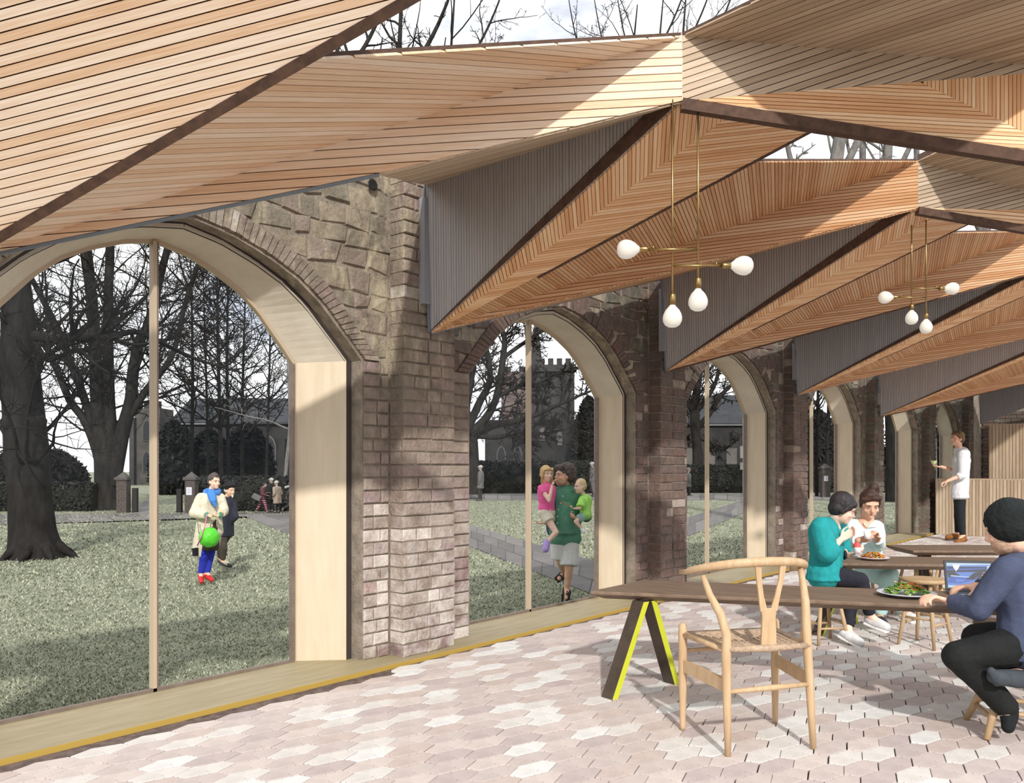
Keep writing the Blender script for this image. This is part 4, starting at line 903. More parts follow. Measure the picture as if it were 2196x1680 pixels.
ballw.legs('leggings', cloth('blue_leggings', S(38, 52, 178), .8), (1.97, 1.97), .006)
ballw.shoes(M('red_leather', S(190, 40, 38), .4), g=.004); ballw.hair(hairmat('hair_grey_brown', S(92, 80, 74), S(58, 48, 44)), CAPHAIR+[('e', (0, .0, .085), (.06, .075, .06))], disp=(.012, .03))
scf = Blob(); n_ = J['neck']
for i in range(12):
    t = i*math.pi/6; t2 = (i+1)*math.pi/6; q = lambda t: n_+UP*(.01-.03*math.cos(t))+RT*.088*math.sin(t)-FW*.088*math.cos(t)
    scf.cap(q(t), q(t2), .042, .042)
scf.chain([n_-FW*.09+RT*.02, mp(545, 530, -.18), mp(572, 600, -.19)], [.062, .05, .018]); scf.build('scarf', cloth('blue_scarf', S(72, 132, 206), .75, 20, .5, 40), ballw.root, .010, 2, (.014, .04))
for k, a in (('R', (468, 706, -.26)), ('L', (632, 700, -.24))):
    c0 = mp(*a); MB().tube([c0+UP*.034*math.cos(t)+FW*.034*math.sin(t) for t in [i*math.pi/6 for i in range(13)]], .012, 6).build('cuff', M('green_cuff', S(52, 156, 122), .8), ballw.root, True)
bc = mp(495, 968, -.33); ball = empty('ball_bag', bc, 'bright green ball-shaped bag hanging in front of the woman in the cream coat', 'bag')
bb = Blob(); bb.ell(bc, (RT, FW, UP), (.142, .135, .142), 24, 16); bb.build('ball', M('lime_green_vinyl', S(92, 202, 58), .3, S(78, 186, 46), 8), ball, .010, 3, (.016, .08))
MB().tube([mp(352, 745, -.30), mp(366, 850, -.34), mp(378, 945, -.36)], .006, 6).build('grey_strap', M('strap_olive', S(122, 124, 92), .8), ball, True)
MB().tube([mp(474, 690, -.34), mp(440, 850, -.42), mp(400, 960, -.49), mp(355, 1068, -.38)], [.007, .007, .008, .009], 6).build('pink_strap', M('strap_pink', S(216, 112, 160), .7), ball, True)
tg = MB().tube([mp(328, 1098, -.17), mp(332, 1190, -.16)], [.05, .046], 8, flat=.5); tag(tg.build('pouch', M('black_pouch', S(30, 30, 36), .8)), 'small black pouch hanging at the hem of the cream coat', 'pouch')
# ---- old man in the dark coat
mp = mapper(360, 980, 5.6, 13.9)
J = J_(mp, head=(742, 404, 0), neck=(706, 494, .02), shR=(640, 540, -.06), shL=(772, 552, .1), elR=(626, 720, -.05), wrR=(668, 812, .04), elL=(806, 722, .02), wrL=(722, 815, .06),
       hipR=(650, 905, -.02), hipL=(712, 905, .1), knR=(668, 1100, -.06), anR=(656, 1256, .0), toeR=(752, 1312, -.08), knL=(632, 1100, .16), anL=(630, 1235, .25), toeL=(690, 1275, .2))
oldm = Fig('old man with a white goatee, black beret and long navy coat on the lawn', J, .84, SKINW, RT*.86-FW*.45-UP*.06, voxel=.009, hs=1.05, brow=M('brow_white', S(200, 194, 188), .7))
navy = cloth('navy_black_coat', S(42, 44, 56), .75)
oldm.top('coat', navy, (1.95, 1.95), .03, .07, flare=.0, disp=(.012, .1)); oldm.legs('trousers', cloth('olive_brown_trousers', S(70, 64, 54)), (1.8, 1.85), .016)
oldm.shoes(M('sandal_dark', S(58, 56, 58), .7), name='sandal')
for k in 'R':
    a, t = J['an'+k], J['toe'+k]; w = (t-a).cross(UP).normalized()
    for q in (.3, .5, .7): MB().box(a.lerp(t, q)+UP*.012, (t-a).normalized()*.012, w*.036, UP*.018).build('sandal_strap', M('sandal_strap_beige', S(190, 184, 160), .7), oldm.root)
c, (r, f, u) = oldm.hc; k = oldm.hs; hb = Blob(); hb.ell(c+u*.085*k-f*.01*k, (r, (f+u*.12).normalized(), u), (.108*k, .122*k, .048*k)); hb.cap(c+u*.05*k-f*.02*k, c+u*.07*k-f*.02*k, .09*k, .1*k); hb.build('beret', cloth('beret_black', S(28, 27, 29)), oldm.root, .009, 2)
gb = Blob(); gb.cap(c-u*.085*k+f*.075*k, c-u*.125*k+f*.08*k, .024*k, .012*k); gb.cap(c+r*-.024*k-u*.05*k+f*.09*k, c+r*.024*k-u*.05*k+f*.09*k, .008*k, .008*k)
gb.ell(c-u*.0*k-f*.055*k, (r, f, u), (.08*k, .05*k, .06*k)); gb.build('white_beard_and_hair', hairmat('hair_white', S(214, 210, 204), S(168, 162, 156)), oldm.root, .008, 1, (.008, .03))
# ---- father carrying two children
mp = mapper(1100, 960, 4.665, 10.55)
J = J_(mp, head=(512, 282, -.02), neck=(520, 408, .02), shR=(428, 462, .0), shL=(630, 462, .04), elR=(342, 655, .06), wrR=(345, 735, -.12), elL=(735, 690, .04), wrL=(690, 722, -.16),
       hipR=(470, 905, .02), hipL=(575, 905, .02), knR=(470, 1130, .02), anR=(512, 1250, .42), toeR=(462, 1312, .36), knL=(562, 1195, -.06), anL=(540, 1418, -.0), toeL=(528, 1505, -.17))
dad = Fig('bearded man with dark curly hair in a green shirt and grey shorts carrying two children', J, 1.02, SKINW, -RT*.9-FW*.38+UP*.02, voxel=.0085, hs=1.12, brow=M('brow_dark_curls', S(52, 40, 34), .7),
          hands={'R': (mp(300, 752, -.14), UP+RT*.2, .6, -1), 'L': (mp(600, 705, -.2), UP+FW*.3, .6, 1)})
greenc = cloth('green_shirt', S(86, 146, 118), .82, 12, .4, 40)
dad.top('shirt', greenc, (1.3, 1.15), .03, 0, disp=(.012, .08))
b = Blob(); m_ = dad.hipm; b.cap(m_+UP*.33-FW*.05, m_+UP*.06-FW*.05, .165, .155, flat1=True); b.cap(J['hipR']+UP*.2, J['hipR']+UP*.02, .14, .135, flat1=True); b.cap(J['hipL']+UP*.2, J['hipL']+UP*.02, .14, .135, flat1=True); b.build('shirt_front', greenc, dad.root, .010, 3, (.012, .08))
dad.legs('shorts', cloth('grey_cotton', S(214, 212, 207), .88, 10, .3, 40), (.97, .96), .022, flare=.028)
for i, (x, y) in enumerate(((500, 488), (478, 556), (456, 622), (446, 690), (446, 756))): MB().lathe(mp(x, y, -.2-.012*min(i, 3)), [(.007, 0), (.007, .003), (0, .004)], 8, ax=-FW).build('button', M('button_pale', S(222, 226, 220), .4), dad.root)
sand = M('sandal_black', S(40, 38, 38), .75)
for k in 'LR':
    a, t = J['an'+k], J['toe'+k]; hl = dad.heel(k); d = (t-hl).normalized(); w = d.cross(FW if abs(d.dot(FW)) < .8 else RT).normalized(); n = d.cross(w); n = n if n.dot(a-hl) > 0 else -n
    s_ = MB().box(hl.lerp(t, .52)-n*.04, (t-hl)*.62, w*.045, n*.012); bevel(s_.build('sandal_sole', sand, dad.root), .008)
    for q in (.25, .62, .88): 
        cc_ = hl.lerp(t, q); MB().tube([cc_+w*.046*math.cos(x)+n*(.05 if q < .4 else .042)*math.sin(x) for x in [i*math.pi/8 for i in range(9)]], .011, 6).build('sandal_strap', sand, dad.root, True)
dad.hair(hairmat('hair_dark_curly', S(84, 64, 50), S(46, 35, 28)), [('e', (0, -.032, .055), (.098, .108, .095)), ('e', (0, -.066, -.01), (.094, .07, .075)), ('c', (-.055, .058, .09), (.055, .058, .09), .032, .032), ('c', (.088, -.01, .03), (.086, -.03, -.03), .024, .024), ('c', (-.088, -.01, .03), (-.086, -.03, -.03), .024, .024)], disp=(.03, .028))
c, (r, f, u) = dad.hc; k = dad.hs; bd = Blob(); bd.ell(c-u*.068*k+f*.024*k, (r, f, u), (.0625*k, .070*k, .050*k)); bd.cap(c+r*-.022*k-u*.048*k+f*.092*k, c+r*.022*k-u*.048*k+f*.092*k, .008*k, .008*k); bd.build('beard', M('short_beard', S(150, 120, 102), .8, S(204, 164, 138), 60), dad.root, .008, 2)
# girl on his arm
J = J_(mp, head=(335, 265, -.14), neck=(345, 372, -.12), shR=(282, 408, -.20), shL=(392, 408, -.08), elR=(362, 532, -.30), wrR=(392, 385, -.26), elL=(430, 440, .02), wrL=(470, 400, .06),
       hipR=(312, 655, -.18), hipL=(362, 655, -.12), knR=(432, 850, -.30), anR=(350, 945, -.30), toeR=(328, 1022, -.36), knL=(400, 800, .02), anL=(372, 800, .12), toeL=(372, 850, .1))
girl = Fig('blonde girl in a pink T-shirt and beige shorts carried on the man\'s arm', J, .66, SKINP, RT*.48-FW*.84-UP*.04, voxel=.0075, hs=1.28, brow=M('brow_blond', S(176, 140, 96), .7),
           hands={'R': (mp(408, 335, -.26), RT+UP*.3, .9, -1), 'L': (mp(490, 395, .06), UP, .8, 1)})
girl.top('t_shirt', cloth('pink_jersey', S(246, 104, 166), .86), (.5, .4), .014, .0, disp=(.008, .07)); girl.legs('shorts', cloth('beige_shorts', S(226, 217, 194), .88), (.42, .45), .022, flare=.02, waist=True)
girl.shoes(M('lilac_clog', S(172, 146, 208), .6), 'R', 'clog', g=.03); girl.shoes(M('navy_clog', S(58, 56, 84), .6), 'L', 'clog', g=.03)
girl.hair(hairmat('hair_blond', S(216, 184, 128), S(176, 138, 86)), CAPHAIR+[('c', (-.05, .068, .07), (.05, .068, .07), .026, .026), ('c', (-.07, .03, .05), (-.085, .0, -.17), .03, .022), ('c', (.07, .03, .05), (.08, .0, -.12), .028, .016), ('c', (-.05, -.05, .0), (-.075, -.04, -.22), .05, .02), ('c', (0, -.07, .0), (.0, -.075, -.2), .05, .03)], disp=(.012, .02))
# toddler on the other arm
J = J_(mp, head=(672, 388, -.12), neck=(706, 474, -.10), shL=(690, 520, -.20), shR=(752, 510, -.02), elL=(672, 610, -.28), wrL=(612, 612, -.33), elR=(640, 600, -.05), wrR=(610, 640, -.12),
       hipL=(720, 672, -.18), hipR=(735, 672, -.06), knL=(628, 742, -.25), anL=(682, 806, -.24), toeL=(712, 845, -.27), knR=(622, 735, -.06), anR=(630, 800, -.05), toeR=(610, 830, -.06))
tod = Fig('fair-haired toddler in a lime green T-shirt on the man\'s other arm holding a stick', J, .50, SKINP, -RT*.88-FW*.42-UP*.1, voxel=.0075, hs=1.52, brow=M('brow_fair', S(206, 176, 136), .7), jaw=1.1,
          hands={'L': (mp(578, 606, -.36), UP+RT*.2, 1.25, 1), 'R': (mp(595, 650, -.14), UP, .9, -1)})
tod.top('t_shirt', cloth('lime_jersey', S(168, 228, 108), .86), (.9, .8), .03, .0, puff=.02, disp=(.012, .06)); tod.legs('shorts', cloth('aqua_check', S(156, 192, 190), .8), (.7, .7), .02, flare=.01)
tod.shoes(M('white_sandal', S(226, 222, 220), .5), name='sandal', g=.012); tod.hair(hairmat('hair_fair', S(226, 206, 162), S(198, 168, 116)), CAPHAIR, disp=(.004, .03))
tag(MB().tube([mp(488, 543, -.30), mp(535, 572, -.345), mp(590, 606, -.38)], [.008, .009, .006], 7).build('stick', M('stick_wood', S(150, 106, 62), .8)), 'short brown stick held in the hand of the toddler in lime green', 'stick')
# ---- passers-by seen small, with desaturated clothing and greyish skin
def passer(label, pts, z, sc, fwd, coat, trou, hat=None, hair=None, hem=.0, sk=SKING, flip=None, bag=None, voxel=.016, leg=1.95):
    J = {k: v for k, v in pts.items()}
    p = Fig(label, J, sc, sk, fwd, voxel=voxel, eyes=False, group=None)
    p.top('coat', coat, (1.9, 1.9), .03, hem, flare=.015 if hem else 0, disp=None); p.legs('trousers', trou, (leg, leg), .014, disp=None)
    p.shoes(M('shoe_muted', S(60, 58, 58), .7)); 
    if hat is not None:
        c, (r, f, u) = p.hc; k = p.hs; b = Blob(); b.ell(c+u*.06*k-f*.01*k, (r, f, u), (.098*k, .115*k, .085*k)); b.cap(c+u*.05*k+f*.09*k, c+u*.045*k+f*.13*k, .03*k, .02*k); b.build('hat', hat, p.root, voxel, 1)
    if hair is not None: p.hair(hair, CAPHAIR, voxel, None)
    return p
GREYD = cloth('muted_charcoal', S(58, 57, 56)); GREYM = cloth('muted_grey', S(104, 102, 100)); BEIGE = cloth('muted_beige_coat', S(152, 136, 120)); BLACKC = cloth('muted_black', S(34, 33, 33)); HATP = cloth('pale_cap', S(176, 172, 166)); MAROON = cloth('muted_maroon', S(92, 56, 62))
def stand(mp, head, neck, hip, foot, side, w=.17, step=0, hands_up=0):
    """rough standing pose: side is the direction across the body"""
    h, n, p, f = mp(*head), mp(*neck), mp(*hip), mp(*foot); s = V(side).normalized(); fw = UP.cross(s)
    J = dict(head=h, neck=n, shL=n-UP*.06+s*w, shR=n-UP*.06-s*w, hipL=p+s*.09, hipR=p-s*.09)
    for k, q, d in (('L', 1, step), ('R', -1, -step)):
        a = f+s*.1*q+fw*d+UP*.07; J['an'+k] = a; J['kn'+k] = (p+s*.1*q).lerp(a, .5)+fw*.03; J['toe'+k] = a+fw*.15-UP*.045
        J['el'+k] = J['sh'+k].lerp(p+s*.2*q, .56)+s*.04*q-fw*.03; J['wr'+k] = p+s*(.2*q)+UP*.06+fw*(.04+hands_up)
    return J, fw
mp = mapper(720, 780, 2.5075, 40.8)
J, fw = stand(mp, (778, 562), (780, 582), (778, 660), (778, 741), FW*.9+RT*.3)
passer('distant old man in a cap and dark coat standing before the second window hedge', J, 40.8, 1.0, -RT*.9-FW*.3, GREYM, GREYD, HATP, hem=.12)
mp = mapper(1320, 580, 2.334, 47.8)
J, fw = stand(mp, (367, 1000), (365, 1018), (364, 1075), (368, 1131), -FW*.9+RT*.2)
passer('distant old man in a flat cap standing before the hedge in the third window', J, 47.8, 1.0, RT*.9-FW*.3, GREYM, GREYD, cloth('mid_cap', S(132, 128, 122)), hem=.12)
mp = mapper(1240, 980, 14, 46.5)
J, fw = stand(mp, (415, 235), (440, 335), (430, 700), (470, 1195), FW*.8+RT*.5, step=.1)
passer('passer-by in a shiny dark jacket behind the toddler, nearer the father', J, 46.5, 1.05, -RT*.9-FW*.4, GREYM, GREYM, HATP)
J, fw = stand(lambda x, y, d=0: mp(x, y, .7), (600, 280), (620, 380), (620, 720), (630, 1185), RT*.9-FW*.2)
passer('passer-by with pale hair half hidden at the right edge of the second window', J, 46.5, 1.0, -FW, GREYM, GREYM, None, hairmat('muted_pale_hair', S(170, 166, 160), S(120, 116, 110)))
mp = mapper(520, 1000, 14, 30.2)
def pj(**k): return {a: mp(*b) for a, b in k.items()}
J = pj(head=(672, 575, 0), neck=(610, 640, 0), shL=(600, 690, -.13), shR=(600, 690, .13), elL=(600, 850, -.16), wrL=(740, 880, -.1), elR=(640, 840, .14), wrR=(760, 800, .1), hipL=(610, 960, -.07), hipR=(610, 960, .07),
       knL=(690, 1170, -.08), anL=(735, 1370, -.08), toeL=(830, 1425, -.08), knR=(530, 1160, .08), anR=(400, 1345, .08), toeR=(440, 1430, .06))
STRIPE = M('pink_stripes', S(150, 92, 104), .8)
t_ = STRIPE.node_tree; wv = t_.nodes.new('ShaderNodeTexWave'); wv.bands_direction = 'Z'; wv.inputs['Scale'].default_value = 4.2; wv.inputs['Distortion'].default_value = .6; rr = t_.nodes.new('ShaderNodeValToRGB')
rr.color_ramp.elements[0].color = (*S(44, 34, 38), 1); rr.color_ramp.elements[1].color = (*S(176, 108, 122), 1); rr.color_ramp.elements[0].position = .45; rr.color_ramp.elements[1].position = .55
tco = t_.nodes['Texture Coordinate'] if 'Texture Coordinate' in t_.nodes else t_.nodes.new('ShaderNodeTexCoord'); t_.links.new(tco.outputs['Object'], wv.inputs[0]); t_.links.new(wv.outputs['Fac'], rr.inputs[0]); t_.links.new(rr.outputs[0], t_.nodes['Principled BSDF'].inputs['Base Color'])
passer('walker in pink striped leggings carrying a shoulder bag, behind the old man', J, 30.2, .70, RT, MAROON, STRIPE, None, hairmat('muted_dark_hair', S(58, 50, 48), S(36, 32, 30)))
bg_ = MB().box(mp(425, 935, -.2), (RT-UP*.5).normalized()*.16, FW*.05, (UP+RT*.5).normalized()*.1); tag(bevel(bg_.build('shoulder_bag', GREYM), .03, 3), 'grey shoulder bag on the back of the walker in striped leggings', 'bag')
J, fw = stand(lambda x, y, d=0: mp(x, y, .5), (865, 440), (880, 530), (860, 930), (850, 1385), RT*.3+FW*.9)
passer('tall walker in black with a pale cap, second of the far group', J, 30.7, .76, -RT, BLACKC, BLACKC, HATP, hem=.1)
J, fw = stand(mp, (1015, 520), (1030, 610), (1050, 960), (1040, 1410), FW*.9+RT*.3)
passer('walker in a long beige coat and pale hat, third of the far group', J, 30.2, .72, -RT, BEIGE, GREYD, HATP, hem=.20)
J = pj(head=(1440, 540, 0), neck=(1440, 640, 0), shL=(1440, 690, -.13), shR=(1440, 690, .13), elL=(1370, 800, -.2), wrL=(1330, 900, -.2), elR=(1530, 790, .15), wrR=(1590, 740, .1), hipL=(1440, 960, -.07), hipR=(1440, 960, .07),
       knL=(1500, 1180, -.08), anL=(1505, 1370, -.08), toeL=(1590, 1435, -.08), knR=(1390, 1180, .08), anR=(1215, 1270, .08), toeR=(1200, 1400, .06))
passer('runner in dark clothes with a pale scarf at the right edge of the first window', J, 30.2, .72, RT, GREYD, GREYD, None, hairmat('muted_brown_hair', S(64, 56, 50), S(40, 36, 34)))
b = MB().tube([mp(1290, 640, -.12), mp(1380, 610, -.2), mp(1490, 600, -.16)], [.05, .04, .04], 7); tag(b.build('scarf', HATP), 'pale scarf blowing behind the runner in dark clothes', 'scarf')
# ================================================================ plates, food, laptop
CER = M('ceramic_blue_white', S(212, 220, 228), .3, spec=.5); CERP = M('ceramic_blush', S(230, 214, 216), .3, spec=.5); GOLD = M('fork_gold', S(214, 182, 112), .3, metal=.9)
def plate(c, r, m, label):
    return tag(MB().lathe(c, [(0, 0), (r*.6, 0), (r*.66, .004), (r*.96, .016), (r, .019), (r*.97, .0215), (r*.66, .010), (r*.6, .007), (0, .007)], 40).build('plate', m, None, True), label, 'plate')
def fork(a, b, label):
    a, b = V(a), V(b); root = empty('fork', a, label, 'fork'); d = (b-a).normalized(); s = d.cross(UP).normalized()
    MB().tube([a+d*.03, a.lerp(b, .5), b], [.0022, .003, .0045], 8, flat=.7).build('handle', GOLD, root, True)
    for k in (-1.5, -.5, .5, 1.5): MB().tube([a+d*.034+s*k*.0015, a+d*.022+s*k*.004, a+s*k*.004], .0012, 5).build('tine', GOLD, root, True)
zs = FPX*(1.2-TH)/(1279-HOR); pc = W(1944, 1279, zs); 
PR = 60*zs/FPX
plate(pc+UP*.001, PR, CER, 'large pale blue plate of green salad on the long near table')
GR = [M('lettuce_%d' % i, c, .5, tuple(v*.7 for v in c), 30, .3, 60) for i, c in enumerate([S(142, 184, 76), S(112, 158, 58), S(172, 206, 110), S(84, 128, 48)])]
CAR = M('carrot_shreds', S(214, 120, 62), .6, S(170, 86, 44), 20)
sal = empty('salad', pc+UP*.01, 'green leaf salad with carrot shreds heaped on the pale blue plate', 'salad')
def leafmesh(c, size, rot):
    vs, fs = [], []; n = 6; u = V((math.cos(rot), math.sin(rot), random.uniform(.0, .7))).normalized(); v = UP.cross(u).normalized(); w = u.cross(v)
    for i in range(n+1):
        for j in range(3):
            t = i/n; wd = math.sin(math.pi*min(1, t*.92+.06))*.55*(j-1); vs.append(c+u*(t-.5)*size+v*wd*size+w*((abs(j-1)*.25+.12*math.sin(9*t+j*2))*size*.5+random.uniform(-.06, .06)*size))
    for i in range(n):
        for j in range(2): fs.append((i*3+j, i*3+j+1, i*3+j+4, i*3+j+3))
    return vs, fs
for i in range(120):
    a = random.uniform(0, 6.28); rr = PR*.72*math.sqrt(random.random()); c = pc+RT*rr*math.cos(a)*.98+FW*rr*math.sin(a)*.8+UP*(.018+.042*(1-(rr/(PR*.72))**2)+random.uniform(-.004, .006))
    o = mesh('leaf', *leafmesh(c, random.uniform(.020, .036), random.uniform(0, 6.28)), random.choice(GR), sal, smooth=True); o.modifiers.new('thick', 'SOLIDIFY').thickness = .0008
sh = MB()
for i in range(70):
    a = random.uniform(0, 6.28); rr = PR*.5*math.sqrt(random.random()); c = pc+RT*(rr*math.cos(a)+.01)+FW*(rr*math.sin(a)*.7-.02)+UP*(.062-.04*(rr/(PR*.6))**2+random.uniform(0, .01)); d = V((random.uniform(-1, 1), random.uniform(-1, 1), random.uniform(-.4, .4))).normalized()*.014
    sh.tube([c-d, c+UP*.003, c+d], .0016, 4)
tag(sh.build('carrot_shreds', CAR, sal), kind='stuff')
fork(pc-RT*.03*0+FW*.03+UP*.05, W(1915, 1246, zs+.03), 'gold fork standing in the green salad')
# pasta on the middle table
z2 = FPX*.7/(1193-HOR); p2 = cl((1873-CX)*6.27/FPX, 6.27, .5); 
P2R = 33*6.27/FPX
plate(p2+UP*.001, P2R, CERP, 'blush plate of red pasta on the middle table')
pas = empty('pasta_dish', p2+UP*.01, 'heap of red and golden pasta on the blush plate', 'food')
PM = [M('pasta_golden', S(196, 140, 62), .4), M('pasta_red', S(176, 66, 34), .4), M('pasta_brown', S(120, 62, 32), .4), M('pasta_herb', S(120, 126, 48), .5)]
for k, nm in enumerate(('noodle_heap', 'tomato_pieces', 'mince', 'herbs')):
    b = MB()
    for i in range((60, 40, 40, 24)[k]):
        a = random.uniform(0, 6.28); rr = P2R*.7*math.sqrt(random.random()); c = p2+RT*rr*math.cos(a)+FW*rr*math.sin(a)+UP*(.016+.036*(1-(rr/(P2R*.72))**2)); d = V((random.uniform(-1, 1), random.uniform(-1, 1), random.uniform(-.3, .3))).normalized()*random.uniform(.008, .02)
        if k in (0,): b.tube([c-d, c+UP*.005, c+d], .004, 5)
        else: b.lathe(c, [(0, -.006), (.007, -.003), (.008, .001), (.005, .006), (0, .007)], 6)
    tag(b.build(nm, PM[k], pas, True), kind='stuff')
fork(p2+UP*.045+RT*.02, W(1890, 1177, 6.25), 'gold fork leaning in the red pasta')
# laptop
LAPD = M('laptop_black', S(52, 54, 56), .5); LAPG = M('laptop_grey', S(128, 132, 136), .4, metal=.3); KEY = M('laptop_key', S(36, 37, 40), .6)
hl = TH+.004; zf = lambda py: FPX*(1.2-hl)/(py-HOR)
fl, fr_ = W(2052, 1281, zf(1281)), None
bl = W(2032, 1262, zf(1262))
d = (RT*.985-FW*.17).normalized(); s = V((-d.y, d.x, 0)); s = s if s.dot(FW) > 0 else -s
lw, ld = .245, .17; o0 = fl; lap = empty('laptop', o0+d*lw/2+s*ld/2, 'open dark laptop with a blue picture on its screen, beside the salad plate', 'laptop')
bevel(MB().box(o0+d*lw/2+s*ld/2+UP*.008, d*lw/2, s*ld/2, UP*.008).build('base', LAPG, lap), .003)
MB().box(o0+d*lw/2+s*ld*.5+UP*.0165, d*lw*.49, s*ld*.48, UP*.0008).build('deck', LAPD, lap)
for r_ in range(5):
    for k_ in range(13): MB().box(o0+d*lw*(.06+.073*k_)+s*ld*(.46+.1*r_)+UP*.0185, d*lw*.03, s*ld*.04, UP*.0015).build('key', KEY, lap)
MB().box(o0+d*lw*.5+s*ld*.2+UP*.0176, d*lw*.13, s*ld*.12, UP*.0006).build('touchpad', LAPG, lap)
tilt = math.radians(13); su = (UP*math.cos(tilt)+s*math.sin(tilt)); hn = o0+s*ld+UP*.014; lh = .158; nn = d.cross(su); nn = nn if nn.dot(CAM-hn) > 0 else -nn
bevel(MB().box(hn+d*lw/2+su*lh/2-nn*.004, d*lw/2, su*lh/2, nn*.004).build('lid', LAPD, lap), .003)
def scr():
    m = bpy.data.materials.new('screen_picture'); m.use_nodes = True; t = m.node_tree; b = t.nodes['Principled BSDF']; b.inputs['Base Color'].default_value = (.02, .02, .03, 1); b.inputs['Roughness'].default_value = .25
    return m
def emit(nm, c, e=.75):
    m = M(nm, c, .4); b = m.node_tree.nodes['Principled BSDF']; b.inputs['Base Color'].default_value = (.02, .02, .02, 1); b.inputs['Emission Color'].default_value = (*c, 1); b.inputs['Emission Strength'].default_value = e; return m
SP = lambda x, y, e=0: hn+d*lw*(.05+.9*x)+su*lh*(.07+.84*y)+nn*(.0008+e)
scm = [emit('screen_blue', S(98, 140, 226)), emit('screen_dark', S(44, 50, 66)), emit('screen_pale', S(196, 220, 246)), emit('screen_mid', S(70, 104, 196)), emit('screen_white', S(250, 250, 255)), emit('screen_red', S(206, 150, 156))]
sb = mesh('screen', [SP(0, 0), SP(1, 0), SP(1, 1), SP(0, 1)], [(0, 1, 2, 3)], scm[0], lap)
def pic(pts, k, e): mesh('screen_picture', [SP(x, y, .0002*e) for x, y in pts], [tuple(range(len(pts)))], scm[k], lap)
pic([(0, .88), (1, .94), (1, 1), (0, 1)], 2, 1); pic([(.0, .62), (.9, .66), (.9, .86), (.02, .84)], 1, 1); pic([(0, .70), (.5, .72), (.88, .78), (.88, .81), (0, .76)], 3, 2); pic([(.02, .4), (.3, .5), (.12, .68), (0, .66)], 1, 2)
pic([(.42, .36), (.62, .33), (.92, .42), (.9, .7), (.62, .62)], 1, 2); pic([(.92, .2), (1, .2), (1, .92), (.92, .9)], 2, 3); pic([(0, .0), (1, .05), (1, .12), (0, .10)], 2, 1); pic([(.06, .46), (.5, .42), (.5, .45), (.1, .5)], 2, 3)
pic([(.0, .2), (.3, .18), (.62, .34), (.3, .42), (.05, .44)], 3, 1); pic([(.18, .24), (.34, .24), (.42, .32), (.2, .36)], 0, 2); pic([(.14, .94), (.32, .95), (.27, .78), (.21, .66), (.15, .82)], 4, 5); pic([(.78, .50), (.9, .5), (.9, .55), (.78, .54)], 5, 4); pic([(.8, .6), (.9, .62), (.9, .65), (.8, .63)], 5, 4)
pic([(.6, .34), (.64, .34), (.70, .46), (.68, .47)], 3, 4)
# ================================================================ the park outside
GRASS = [M('grass_blade_%d' % i, c, .85) for i, c in enumerate([S(134, 137, 114), S(158, 160, 136), S(100, 104, 85), S(180, 180, 156)])]
LAWNM = M('lawn_soil', S(106, 110, 90), .95, S(146, 148, 124), 3.5, .8, 24, detail=8)
lg = MB(); tag(MB().aabb((-240, -60, LAWN-.2), (-.5, 260, LAWN)).build('lawn', LAWNM), kind='structure')
tag(MB().aabb((-.5, -60, LAWN-.2), (60, 260, -.125)).build('ground', M('ground_earth', S(150, 142, 132), .95)), kind='structure')
lawn = bpy.data.objects['lawn']
def grass():
    n = 230000; px = RNG.uniform(-20, 1960, n); u = RNG.uniform(0, 1, n); py = 1052+(1650-1052)*u**1.0
    z = FPX*1.7/(py-HOR); X = (px-CX)*z/FPX
    x = CAM.x+FW.x*z+RT.x*X; y = CAM.y+FW.y*z+RT.y*X; k = x < -.62
    for q in STRIPS:
        ins = np.ones(n, bool); sg = 1 if (q[1]-q[0]).cross(q[2]-q[0]).z > 0 else -1
        for i in range(4):
            a, b = q[i], q[(i+1) % 4]; ins &= sg*((b.x-a.x)*(y-a.y)-(b.y-a.y)*(x-a.x)) > -.02
        k &= ~ins
    x, y, z = x[k], y[k], z[k]; m = len(x)
    h = RNG.uniform(.010, .030, m)*np.clip(z/10, .75, 1.8); a = RNG.uniform(0, 6.28, m); w = h*.4
    lean = RNG.normal(0, .8, (m, 2))*h[:, None]
    v = np.zeros((m, 3, 3)); c, s_ = np.cos(a)*w, np.sin(a)*w
    v[:, 0] = np.stack([x-c, y-s_, np.full(m, LAWN-.002)], 1); v[:, 1] = np.stack([x+c, y+s_, np.full(m, LAWN-.002)], 1); v[:, 2] = np.stack([x+lean[:, 0], y+lean[:, 1], LAWN+h], 1)
    me = bpy.data.meshes.new('grass'); me.vertices.add(m*3); me.vertices.foreach_set('co', v.ravel().astype(np.float32)); me.loops.add(m*3); me.loops.foreach_set('vertex_index', np.arange(m*3, dtype=np.int32))
    me.polygons.add(m); me.polygons.foreach_set('loop_start', np.arange(0, m*3, 3, dtype=np.int32))
    for g in GRASS: me.materials.append(g)
    me.polygons.foreach_set('material_index', RNG.integers(0, 4, m).astype(np.int32)); me.update(); me.validate()
    o = bpy.data.objects.new('grass', me); COL.objects.link(o); adopt(o, lawn); tag(o, 'short rough grass of the park lawn', 'grass', kind='stuff')
    o.parent = None; o.matrix_parent_inverse = Matrix()
PAVE = [M('paving_%d' % i, c, .9, tuple(v*.8 for v in c), 3, .2, 30) for i, c in enumerate([S(118, 114, 110), S(108, 104, 101), S(126, 122, 117)])]
PJ = M('paving_joint', S(84, 82, 78), .95)
def gpt(px, py): return G(px, py, LAWN)
STRIPS = []
